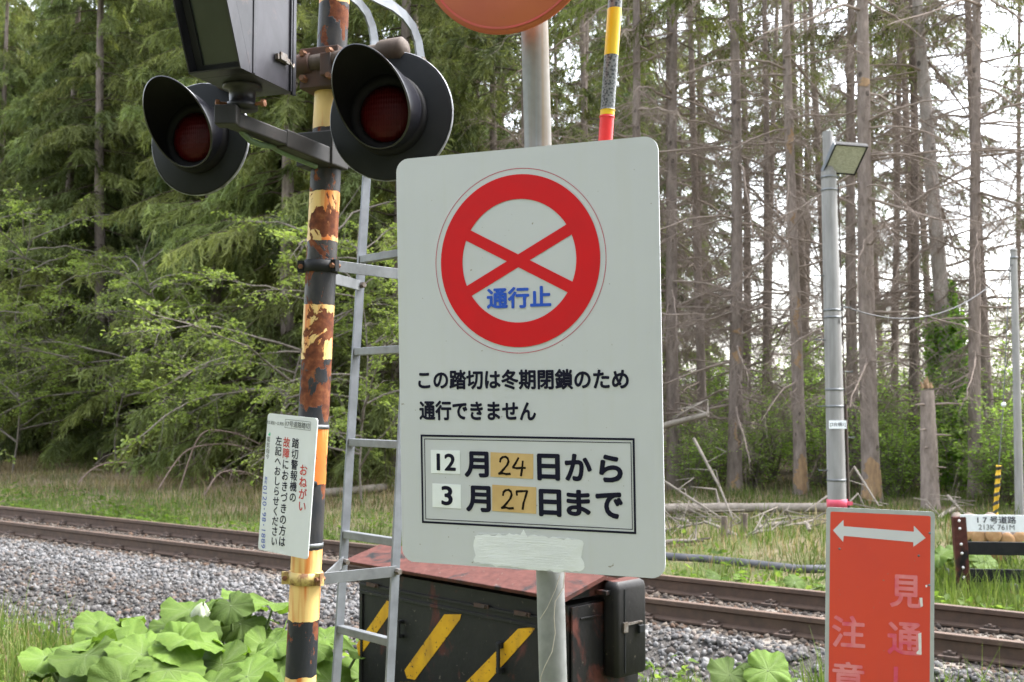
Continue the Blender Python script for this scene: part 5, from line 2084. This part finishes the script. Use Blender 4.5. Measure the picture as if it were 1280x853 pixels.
thin_v = None
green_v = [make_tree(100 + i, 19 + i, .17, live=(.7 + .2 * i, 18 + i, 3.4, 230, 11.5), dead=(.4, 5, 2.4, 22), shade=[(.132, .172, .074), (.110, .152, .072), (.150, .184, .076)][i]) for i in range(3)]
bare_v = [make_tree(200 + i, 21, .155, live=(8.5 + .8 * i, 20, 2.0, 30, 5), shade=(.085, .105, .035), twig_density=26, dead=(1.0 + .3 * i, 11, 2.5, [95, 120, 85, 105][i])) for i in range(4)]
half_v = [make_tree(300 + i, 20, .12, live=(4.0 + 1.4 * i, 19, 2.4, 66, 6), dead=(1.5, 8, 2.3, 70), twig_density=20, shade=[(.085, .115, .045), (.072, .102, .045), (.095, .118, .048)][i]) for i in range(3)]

# ---- trunks one can tell apart: (pixel at the foot, pixel higher up, distance, dark-bark scale ...)
taken = []
def key_tree(xf, yf, xt, yt, width, variant, label, bark=None, Y=None, scars=()):
    p = on_ground(xf, yf)
    if Y:
        p = at(xf, yf, Y)
    Yd = p[1]
    q = at(xt, yt, Yd)
    f = at(xf, yf, Yd)
    leanx = (q[0] - f[0]) / (q[2] - f[2])
    tm, bm, cm = bare_v[variant % 4]
    r_want = width / F_PX * Yd / 2
    if bark:
        tm = tm.copy()
        tm.materials.clear()
        tm.materials.append(M[bark])
    o = place_tree('spruce_tree', (tm, bm, cm), p[0], p[1], random.uniform(0, 6.28), 1.0, label, 'spruces of the wood edge')
    o.rotation_euler = (0, math.atan(leanx), 0)
    kx = r_want / .172
    r_flare = .155 * .28
    for c in o.children:
        if c.name.startswith('trunk'):
            c.scale = (kx, kx, 1)
    taken.append(p)
    if scars:
        g_ = random.Random(int(xf))
        for (ys, hpx, frac) in scars:
            zc = at(xf, ys, Yd)[2] - o.location[2]
            hh_ = hpx / F_PX * Yd / 2
            mb = MB()
            n, m = 22, 14
            P, Fc = [], []
            for i in range(n + 1):
                z = zc - hh_ + 2 * hh_ * i / n
                wv = frac * math.pi * max(.05, (1 - abs(2 * i / n - 1) ** (1.3 if frac < .5 else 2.4))) * g_.uniform(.45, 1.0)
                a0 = -math.pi / 2 + g_.uniform(-.22, .22) + .3 * math.sin(i * .35 + xf)
                rz = r_want * (1 - z / 21 * .93) * (.155 / .172) + r_flare * kx * math.exp(-max(z, 0) / .28) + .007
                for j in range(m + 1):
                    a = a0 - wv + 2 * wv * j / m
                    k = 1.0 if 0 < j < m else .90
                    P.append((rz * k * math.cos(a), rz * k * math.sin(a), z))
            for i in range(n):
                for j in range(m):
                    b = i * (m + 1) + j
                    Fc.append((b, b + 1, b + m + 2, b + m + 1))
            me = bpy.data.meshes.new('bark_scar')
            me.from_pydata(P, [], Fc)
            for pl_ in me.polygons:
                pl_.use_smooth = True
            sc = link('bark_scar', me, M['scar'])
            # the trunk's own slight bend, so that the scar lies on it
            trunk = [c for c in o.children if c.name.startswith('trunk')][0]
            rot = o.rotation_euler
            sc.parent = o
            bend = curve_of(variant % 4, zc)
            sc.location = (bend[0] * kx, bend[1] * kx, 0)
    return o
_axes = {}
def curve_of(v, z):
    if v not in _axes:
        g_ = np.random.default_rng(200 + v)
        ph = g_.uniform(0, 6.28, 2)
        _axes[v] = ph
    ph = _axes[v]
    return (.15 * math.sin(z * .22 + ph[0]) - .15 * math.sin(ph[0]), .15 * math.sin(z * .17 + ph[1]) - .15 * math.sin(ph[1]))
key_tree(843, 612, 838, 0, 19, 0, 'straight bare brown trunk directly right of the closure notice')
key_tree(918, 614, 907, 0, 20, 1, 'bare reddish brown trunk with small orange bark scars, midway between notice and lamp pole', scars=((445, 22, .35), (415, 8, .3), (540, 40, .12), (605, 30, .14)))
key_tree(1001, 618, 992, 0, 18, 2, 'bare trunk stripped of bark at its foot, directly left of the lamp pole', scars=((592, 50, .55), (180, 36, .4), (395, 50, .22), (450, 24, .2), (275, 16, .16)))
key_tree(1090, 628, 1058, 0, 25, 3, 'thick grey bare trunk with peeled orange foot, right behind the lamp pole', scars=((602, 62, .62), (108, 12, .5)))
key_tree(1068, 605, 1060, 0, 17, 0, 'brown trunk standing close behind the thick peeled one')
key_tree(1141, 600, 1132, 0, 15, 1, 'slender straight grey trunk left of the ivy covered tree')
ivt = key_tree(1196, 612, 1159, 0, 24, 2, 'tall pale grey trunk leaning left, its lower half wrapped in ivy', bark='bark_pale')
key_tree(1219, 622, 1206, 0, 18, 3, 'grey trunk with many dead side twigs right of the ivy covered tree')
key_tree(1242, 600, 1216, 150, 15, 0, 'dark bent trunk leaning left between the ivy tree and the steel pole', Y=20)
key_tree(956, 585, 950, 0, 12, 1, 'thin dark trunk set back between the two scarred trunks', Y=24)
key_tree(880, 590, 872, 0, 14, 2, 'thin brown trunk set back right of the straight one beside the notice', Y=23)
key_tree(1118, 590, 1114, 0, 11, 3, 'thin trunk set back between the thick peeled trunk and the slender one', Y=25)
key_tree(786, 600, 788, 0, 16, 1, 'bare trunk hidden below by the closure notice, its top showing right of the snow pole', Y=21)

# ---- the rest of the wood
NAMED = []
MARKS = [(-1e9, 'beyond the left edge'), (0, 'at the left edge'), (95, 'left of the left red lamp'), (185, 'behind the left red lamp'), (305, 'just left of the signal post'), (372, 'behind the signal post'),
         (432, 'behind the ladder'), (500, 'behind the left half of the notice'), (655, 'behind the right half of the notice'), (822, 'right of the notice'), (860, 'beside the straight trunk by the notice'),
         (925, 'between the two scarred trunks'), (1003, 'just left of the lamp pole'), (1050, 'behind the thick peeled trunk'), (1095, 'between peeled trunk and broken trunk'),
         (1150, 'behind the broken trunk'), (1178, 'behind the ivy covered trunk'), (1215, 'between ivy trunk and steel pole'), (1262, 'at the right edge'), (1284, 'beyond the right edge')]
ORD = ['nearest', 'second nearest', 'third nearest', 'fourth nearest', 'fifth nearest', 'sixth nearest', 'seventh nearest']
def name_by_place():
    bins = {}
    for o, kind, px, Y in NAMED:
        k = [i for i, m in enumerate(MARKS) if px >= m[0]][-1]
        bins.setdefault((kind, k), []).append((Y, o))
    for (kind, k), L in bins.items():
        for i, (Y, o) in enumerate(sorted(L, key=lambda q: q[0])):
            if i < len(ORD):
                o['label'] = (ORD[i] + ' ' if len(L) > 1 else '') + kind + ' ' + MARKS[k][1]
            else:
                o['label'] = kind + ' far back in the dark wood, ' + MARKS[k][1]
def free(x, y, r):
    return all((x - p[0]) ** 2 + (y - p[1]) ** 2 > r * r for p in taken)
rr = random.Random(21)
tries = 0
cnt = {}
while tries < 5200:
    tries += 1
    s, d = rr.uniform(-75, 16), rr.uniform(9.0, 34)
    x, y, _ = sd_xy(s, d)
    if y < 5:
        continue
    px = CX + F_PX * x / y
    if not -330 < px < 1620:
        continue
    if px < 500:
        if d > 24:
            continue
        rad = 2.0 if d < 12 else 1.9
        kind = 'green' if d < 15.5 else ('half' if rr.random() < .6 else 'green')
    elif px < 830:
        if d > 27:
            continue
        rad, kind = 2.1, ('green' if (d > 14 and rr.random() < .42) else 'half')
        if d < 10:
            continue
    else:
        if d > 29 or d < 10.6:
            continue
        rad = 1.95 if d < 18 else 2.6
        kind = 'bare' if d < 18 or rr.random() < .5 else 'half'
    if not free(x, y, rad):
        continue
    taken.append(V(x, y, 0))
    sc = rr.uniform(.85, 1.15)
    ln = (rr.gauss(0, .018), rr.gauss(0, .018))
    if kind == 'green':
        tr_o = place_tree('spruce_tree', rr.choice(green_v), x, y, rr.uniform(0, 6.28), sc, 'green spruce deep in the dark wood', 'green spruces of the wood edge', ln)
        NAMED.append((tr_o, 'dense green spruce', px, y))
    elif kind == 'half':
        tr_o = place_tree('spruce_tree', rr.choice(half_v), x, y, rr.uniform(0, 6.28), sc, 'spruce with green crown above dead lower branches, deep in the wood', 'half green spruces deep in the wood', ln)
        NAMED.append((tr_o, 'half green spruce', px, y))
    else:
        tr_o = place_tree('spruce_tree', rr.choice(bare_v), x, y, rr.uniform(0, 6.28), sc, 'thin bare brown trunk with dead twigs inside the wood on the right', 'bare spruces inside the wood on the right', ln)
        for c_ in tr_o.children:
            if c_.name.startswith('trunk'):
                q_ = rr.uniform(.55, .85)
                c_.scale = (q_, q_, 1)
        NAMED.append((tr_o, 'thin bare trunk with dead twigs', px, y))
    cnt[kind] = cnt.get(kind, 0) + 1
print('trees', cnt)

# ---- ivy on the pale trunk
g_ = np.random.default_rng(5)
n = 8000
yy = g_.uniform(350, 610, n)
Yi = ivt.location[1]
ctr = np.array([at(np.interp(y, [0, 612], [1159, 1196]), y, Yi) for y in yy])
a = g_.uniform(0, 6.28, n)
dens = np.interp(yy, [345, 385, 400, 520, 612], [.25, .5, 1, .9, .6])
rd_ = .14 + g_.gamma(2, .055, n) * dens * np.interp(yy, [350, 430, 612], [.5, 1.1, 1.0])
ctr[:, 0] += np.cos(a) * rd_
ctr[:, 1] += np.sin(a) * rd_
k = g_.uniform(size=n) < dens
ctr = ctr[k]
cc = np.array([(.20, .36, .06), (.26, .42, .08), (.14, .28, .05)])[g_.integers(0, 3, len(ctr))]
P, T, Cc = leaves_np(ctr - V(ivt.location), g_.uniform(.06, .13, len(ctr)), cc, .15, .25, .8)
iv = link('ivy', np_mesh('ivy', P, T, Cc), M['leaf'])
iv.location = ivt.location
tag(iv, 'bright green ivy wrapped round the lower half of the pale leaning trunk', 'ivy')

# ---- broken stump
bp_, bt = on_ground(1163, 636), None
bt = at(1159, 482, bp_[1])
st = thing('tree_stump', 'short snapped off trunk with a splintered orange top, before the ivy covered tree', 'tree stump', bp_)
g2 = random.Random(4)
mb = MB()
n = 12
mb.tube([bp_ + (bt - bp_) * (i / n - .04) for i in range(n + 1)], [(.195 if i == 0 else .155) - .004 * i + g2.uniform(-.006, .006) for i in range(n + 1)], 18)
build('trunk', mb, M['bark'], st)
mb = MB()
for i in range(16):
    a = g2.uniform(0, 6.28)
    q = g2.uniform(0, .085)
    c = bt + V(math.cos(a) * q, math.sin(a) * q, -.04)
    hgt = g2.uniform(.06, .20) * (1.2 if math.cos(a) < 0 else .7)
    mb.tube([c, c + V(g2.uniform(-.02, .0), 0, hgt * .6), c + V(g2.uniform(-.05, .01), 0, hgt)], [.035, .022, .004], 5, True, 0, False)
build('splintered_top', mb, M['scar'], st)
mb = MB()
for y, dx in ((507, -.28), (506, .5), (538, -.2), (545, .3), (585, .22), (560, -.12)):
    c = at(1161, y, bp_[1])
    mb = MB()
    mb.tube([c, c + V(dx * .5, -.1, .02), c + V(dx, -.15, .01)], [.022, .018, .008], 6)
    build('branch_stub', mb, M['dead'], st)

# ---- shrubs: stems and small young leaves
def make_shrub(seed, H, R, nst, nlf, leaf, cols, pale=False, flat=False):
    g_ = np.random.default_rng(seed)
    az = g_.uniform(0, 6.28, nst)
    k = 7
    f = np.linspace(0, 1, k)
    Ls = H * g_.uniform(.6, 1.0, nst)
    out = R * g_.uniform(.2, 1.0, nst)
    Pp = np.zeros((nst, k, 3))
    Pp[..., 0] = np.cos(az)[:, None] * out[:, None] * f ** 1.3
    Pp[..., 1] = np.sin(az)[:, None] * out[:, None] * f ** 1.3
    Pp[..., 2] = Ls[:, None] * (f if not flat else np.sin(f * 1.9) / np.sin(1.57))
    w = np.cumsum(g_.normal(0, .05, Pp.shape), 1) * H * .3
    w[:, 0] = 0
    Pp += w
    A = tubes_np(Pp, (.004 + .004 * Ls[:, None]) * np.linspace(1, .3, k), 5)
    Q, qr = twigs(Pp, Ls, g_, 7, (.25, .75), .0045)
    Q[..., 2] += np.abs(g_.normal(0, .05, Q[..., 2].shape)) + .10 * np.linspace(0, 1, 4) * np.linalg.norm(Q[:, -1] - Q[:, 0], axis=1)[:, None]
    Bm = tubes_np(Q, qr, 3)
    sm = np_mesh('stems', np.concatenate([A[0], Bm[0]]), np.concatenate([A[1], Bm[1] + len(A[0])]))
    sm.materials.append(M['stem_pale' if pale else 'stem'])
    ti = g_.integers(0, len(Q), nlf)
    ff = g_.uniform(.2, 1, nlf)
    x = ff * 3
    i0 = np.minimum(x.astype(int), 2)
    C_ = Q[ti, i0] * (1 - (x - i0))[:, None] + Q[ti, i0 + 1] * (x - i0)[:, None] + g_.normal(0, .05, (nlf, 3))
    tone = g_.uniform(.75, 1.3, (len(Q), 1))[ti]
    cc = np.array(cols)[g_.integers(0, len(cols), nlf)] * tone
    P, T, Cc = leaves_np(C_, g_.uniform(.6, 1.3, nlf) * leaf, cc, .55, .3, .62)
    lm = np_mesh('leaves', P, T, Cc)
    lm.materials.append(M['leaf'])
    return sm, lm
YG = [(.25, .36, .09), (.20, .30, .07), (.30, .42, .12), (.16, .24, .06)]
OL = [(.185, .235, .070), (.15, .20, .06), (.225, .27, .10)]
under = [make_shrub(400 + i, 2.1 + .4 * i, 1.1, 16, 1900, .075, YG) for i in range(3)]
def make_sapling(seed, H, R, nb, nlf):
    """a young tree: leaning stem, long boughs reaching sideways, leaves in flat sprays along them"""
    g_ = np.random.default_rng(seed)
    k = 9
    f = np.linspace(0, 1, k)
    stem = np.stack([1.6 * f ** 2 * g_.normal() + .12 * np.sin(f * 9 + seed), 1.6 * f ** 2 * g_.normal() + .12 * np.cos(f * 8), H * f], -1)[None]
    z0 = H * g_.uniform(.12, .92, nb)
    L = R * g_.uniform(.55, 1.1, nb) * np.clip(1.25 - z0 / H * .6, .3, 1.2)
    az = g_.uniform(0, 6.28, nb)
    o = np.stack([np.interp(z0, stem[0, :, 2], stem[0, :, 0]), np.interp(z0, stem[0, :, 2], stem[0, :, 1]), z0], -1)
    bp = np.zeros((nb, k, 3))
    bp[..., 0] = o[:, None, 0] + np.cos(az)[:, None] * L[:, None] * f
    bp[..., 1] = o[:, None, 1] + np.sin(az)[:, None] * L[:, None] * f
    bp[..., 2] = o[:, None, 2] + L[:, None] * (g_.uniform(.15, .75, nb)[:, None] * f - g_.uniform(.1, .5, nb)[:, None] * f ** 2)
    w = np.cumsum(g_.normal(0, .05, bp.shape), 1) * .8
    w[:, 0] = 0
    bp += w
    A0 = tubes_np(stem, (.028 * (1 - .8 * f))[None], 8)
    A = tubes_np(bp, (.006 + .006 * L[:, None]) * np.linspace(1, .25, k), 5)
    Q, qr = twigs(bp, L, g_, 7, (.3, .9), .005)
    Q[..., 2] += .18 * np.linspace(0, 1, 4) * np.linalg.norm(Q[:, -1] - Q[:, 0], axis=1)[:, None]
    B_ = tubes_np(Q, qr, 3)
    n0, n1 = len(A0[0]), len(A0[0]) + len(A[0])
    sm = np_mesh('stems', np.concatenate([A0[0], A[0], B_[0]]), np.concatenate([A0[1], A[1] + n0, B_[1] + n1]))
    sm.materials.append(M['stem'])
    ti = g_.choice(len(Q), nlf, p=(lambda q: q / q.sum())(g_.gamma(.8, 1, len(Q))))
    ff = g_.uniform(.25, 1.05, nlf)
    x = ff * 3
    i0 = np.minimum(x.astype(int), 2)
    C_ = Q[ti, i0] * (1 - (x - i0))[:, None] + Q[ti, i0 + 1] * (x - i0)[:, None] + g_.normal(0, 1, (nlf, 3)) * V(.07, .07, .035)
    cc = np.array(OL)[g_.integers(0, len(OL), nlf)] * g_.uniform(.75, 1.3, (len(Q), 1))[ti]
    P, T, Cc = leaves_np(C_, g_.uniform(.6, 1.3, nlf) * .085, cc, .7, .3, .62)
    lm = np_mesh('leaves', P, T, Cc)
    lm.materials.append(M['leaf'])
    return sm, lm
sap = [make_sapling(500 + i, 5.6 + .5 * i, 3.2, 24, 7200) for i in range(3)]

def place_shrub(meshes, x, y, sc, rot, label, group, cat='shrub', name='shrub'):
    o = thing(name, label, cat, (x, y, ground(x, y) - .05), group, (0, 0, rot))
    o.scale = sc
    for nm, me in zip(('stems', 'leaves'), meshes):
        c = bpy.data.objects.new(nm, me)
        COL.objects.link(c)
        c.parent = o
    return o
rr = random.Random(77)
for px, Y, sc in ((862, 20.5, .75), (890, 22, .9), (940, 21, .8), (965, 22.5, .9), (1025, 21, .85), (1110, 19.5, .95), (1130, 21, 1.15), (1065, 22, 1.0), (1098, 23, 1.2), (1150, 22, 1.2), (1212, 20.5, .7), (1240, 19, .9), (1262, 18, .85), (1230, 22, 1.2), (1290, 19, 1.0), (1000, 24, 1.1), (920, 25, 1.2), (870, 26, 1.2), (1170, 25, 1.4), (1330, 19, 1.0), (1100, 27, 1.5), (980, 28, 1.4), (1050, 27, 1.4), (1240, 27, 1.5), (900, 29, 1.4), (1120, 19.3, .6), (1248, 17.8, .7), (1280, 17.5, .8), (1140, 30, 1.2), (1010, 32, 1.2)):
    x = (px - CX) / F_PX * Y
    so = place_shrub(rr.choice(under), x, Y, (sc * 1.1, sc * 1.1, sc * rr.uniform(.6, .95)), rr.uniform(0, 6.28), 'bright green leafy shrub among the bare trunks', 'undergrowth shrubs on the right')
    NAMED.append((so, 'bright green undergrowth shrub', px, Y))
for px, Y, sc, lab in ((20, 27.5, .95, 'young leafing tree with pale arching branches at the left edge of the wood'),
                       (150, 27, 1.0, 'pale branched young tree before the dark spruces, below the left red lamp'),
                       (345, 21.5, 1.0, 'young tree with bright leaves on long pale branches left of the signal post'),
                       (-60, 27, 1.05, 'young leafing tree just outside the left edge, its branches reaching in'),
                       (250, 24.5, .8, 'small young tree with sparse leaves between the two red lamps'),
                       (455, 20, .75, 'small leafing tree seen between the ladder and the signal post')):
    x = (px - CX) / F_PX * Y
    place_shrub(sap[int(abs(px)) % 3], x, Y, (sc, sc, sc * 1.05), rr.uniform(0, 6.28), lab, 'young trees before the spruces', 'tree', 'young_tree')

name_by_place()
# ---- bent dead stems, fallen logs and broken branches
for pts, Y, lab in (((( 95, 600), (118, 585), (147, 578), (178, 583), (205, 603), (222, 622)), 24, 'bent bare stem arching low over the dry grass at the far left'),
                    (((195, 600), (228, 568), (262, 556), (300, 558), (332, 574), (352, 600)), 22.5, 'long bare stem bent over in a wide arch beside the small notice plate'),
                    (((225, 575), (250, 545), (285, 540), (320, 553), (352, 575), (372, 605)), 23, 'highest bare stem arching behind the small notice plate'),
                    (((255, 610), (275, 592), (305, 590), (335, 602), (350, 616)), 21.5, 'short bare stem bent close to the grass left of the notice plate')):
    P = [at(x, y, Y + i * .12) for i, (x, y) in enumerate(pts)]
    P[0][2] = ground(P[0][0], P[0][1])
    mb = MB()
    n0 = len(P)
    A_ = np.array(P)
    tt = np.linspace(0, n0 - 1, n0 * 5)
    P = []
    for q in tt:                                           # a smooth curve through the points
        i = min(int(q), n0 - 2)
        u = q - i
        a, b, c, d = A_[max(i - 1, 0)], A_[i], A_[i + 1], A_[min(i + 2, n0 - 1)]
        P.append(.5 * (2 * b + (c - a) * u + (2 * a - 5 * b + 4 * c - d) * u * u + (3 * b - a - 3 * c + d) * u ** 3))
    n = len(P)
    mb.tube(P, [.020 - .014 * i / n for i in range(n)], 6)
    for i in range(1, n):
        for _ in range(1):
            q = P[i] + (P[i - 1] - P[i]) * rr.random()
            mb.tube([q, q + V(rr.uniform(-.2, .25), rr.uniform(-.2, .2), rr.uniform(-.25, .12)), q + V(rr.uniform(-.3, .45), rr.uniform(-.2, .2), rr.uniform(-.5, .05))], [.006, .005, .002], 4)
    tag(build('bent_stem', mb, M['stem_brown'], None, loc=P[0]), lab, 'dead stem', 'bent bare stems')

def log(pts, r, lab, name='fallen_log', mat='old_wood', cat='log', group=None, taper=.7, twg=0):
    mb = MB()
    n = len(pts)
    P = []
    for i in range(n - 1):
        for k in range(4):
            P.append(pts[i] + (pts[i + 1] - pts[i]) * k / 4)
    P.append(pts[-1])
    m = len(P)
    mb.tube(P, [r * (1 - (1 - taper) * i / (m - 1)) * rr.uniform(.93, 1.07) for i in range(m)], 12)
    for _ in range(twg):
        q = P[rr.randrange(m)]
        mb.tube([q, q + V(rr.uniform(-.3, .3), rr.uniform(-.3, .3), rr.uniform(.0, .3)), q + V(rr.uniform(-.5, .5), rr.uniform(-.4, .4), rr.uniform(-.05, .35))], [r * .35, r * .25, .004], 5)
    return tag(build(name, mb, M[mat], None, loc=pts[0]), lab, cat, group)
gp = lambda x, y, up: on_ground(x, y) + V(0, 0, up)
log([gp(800, 645, .10), gp(900, 644, .11), gp(1035, 643, .10), gp(1060, 644, .08)], .085, 'long fallen trunk lying on the ground from behind the notice to the lamp pole', twg=6, group='fallen trunks')
log([gp(385, 625, .10), gp(440, 620, .10), gp(520, 612, .10), gp(600, 606, .1)], .085, 'pale fallen trunk seen between the ladder rails', group='fallen trunks', twg=3)
log([at(802, 541, 20), at(842, 529, 19.5), at(885, 518, 19)], .062, 'broken limb wedged slantwise between two trunks right of the notice', 'broken_limb', cat='branch', taper=.75, twg=4)
for a, b, c, L in (((867, 548), (900, 610), (918, 655), 'pale dead branch leaning slantwise to the ground, right of the notice'),
                   ((1052, 610), (1068, 584), (1098, 632), 'thin bent dead branch at the foot of the peeled trunk'),
                   ((1185, 620), (1196, 632), (1208, 645), 'pale broken branch sticking up behind the left end of the name board'),
                   ((806, 512), (828, 600), (905, 650), 'dead branch lying low across the grass right of the notice')):
    Yb = 17.0
    P = [at(*a, Yb + .4), at(*b, Yb), at(*c, Yb - .4)]
    g0 = ground(P[2][0], P[2][1])
    if P[2][2] < g0 + .02:
        P[2] = on_ground(*c) + V(0, 0, .02)
    log(P, .026, L, 'dead_branch', 'old_wood', 'branch', 'dead branches right of the notice', .4, 3)
NTH = 'first second third fourth fifth sixth seventh eighth ninth tenth eleventh twelfth thirteenth fourteenth fifteenth'.split()
spots = [(838, 668), (852, 655), (880, 652), (905, 668), (945, 672), (965, 662), (840, 684), (1010, 664), (1180, 648)]
for i, (x, y) in enumerate(sorted(spots)):
    p = on_ground(x, y)
    a = rr.uniform(0, 3.14)
    L = rr.uniform(.35, .8)
    dr = V(math.cos(a), math.sin(a) * .6, rr.uniform(.0, .25))
    log([p - dr * L * .4 + V(0, 0, .04), p + V(0, 0, .07), p + dr * L * .6 + V(0, 0, .06)], rr.uniform(.022, .045), ('short broken branch in the clearing grass, %s from the left of nine' % NTH[i]), 'broken_branch', rr.choice(['old_wood', 'stem', 'old_wood']), 'branch', 'broken branches in the clearing', .5, 5)
for x, y, L in ((905, 672, 'short sawn sapling stump in the grass right of the notice, left of two'), (930, 668, 'short sawn sapling stump in the grass, right of two')):
    p = on_ground(x, y)
    log([p - V(0, 0, .1), p + V(.01, 0, .28)], .05, L, 'sapling_stump', 'bark_log', 'stump', 'sawn sapling stumps', .9, 0)

# ---- unseen spruces added behind the viewer, keeping sky off what faces the road
rr = random.Random(5)
for x, y in ((-9, -5), (-5.5, -8), (-12, -2), (-2.5, -10.5), (3, -10), (6, -7.5), (9.5, -5), (12, -1.5), (-14.5, 2), (14, 3), (-7.5, -11), (7.5, -11.5), (0, -13.5)):
    o = place_tree('spruce_tree', rr.choice(green_v), x, y, rr.uniform(0, 6.28), 1.0, 'green spruce added behind the viewer to block sky light, outside the picture', 'unseen spruces added behind the viewer')
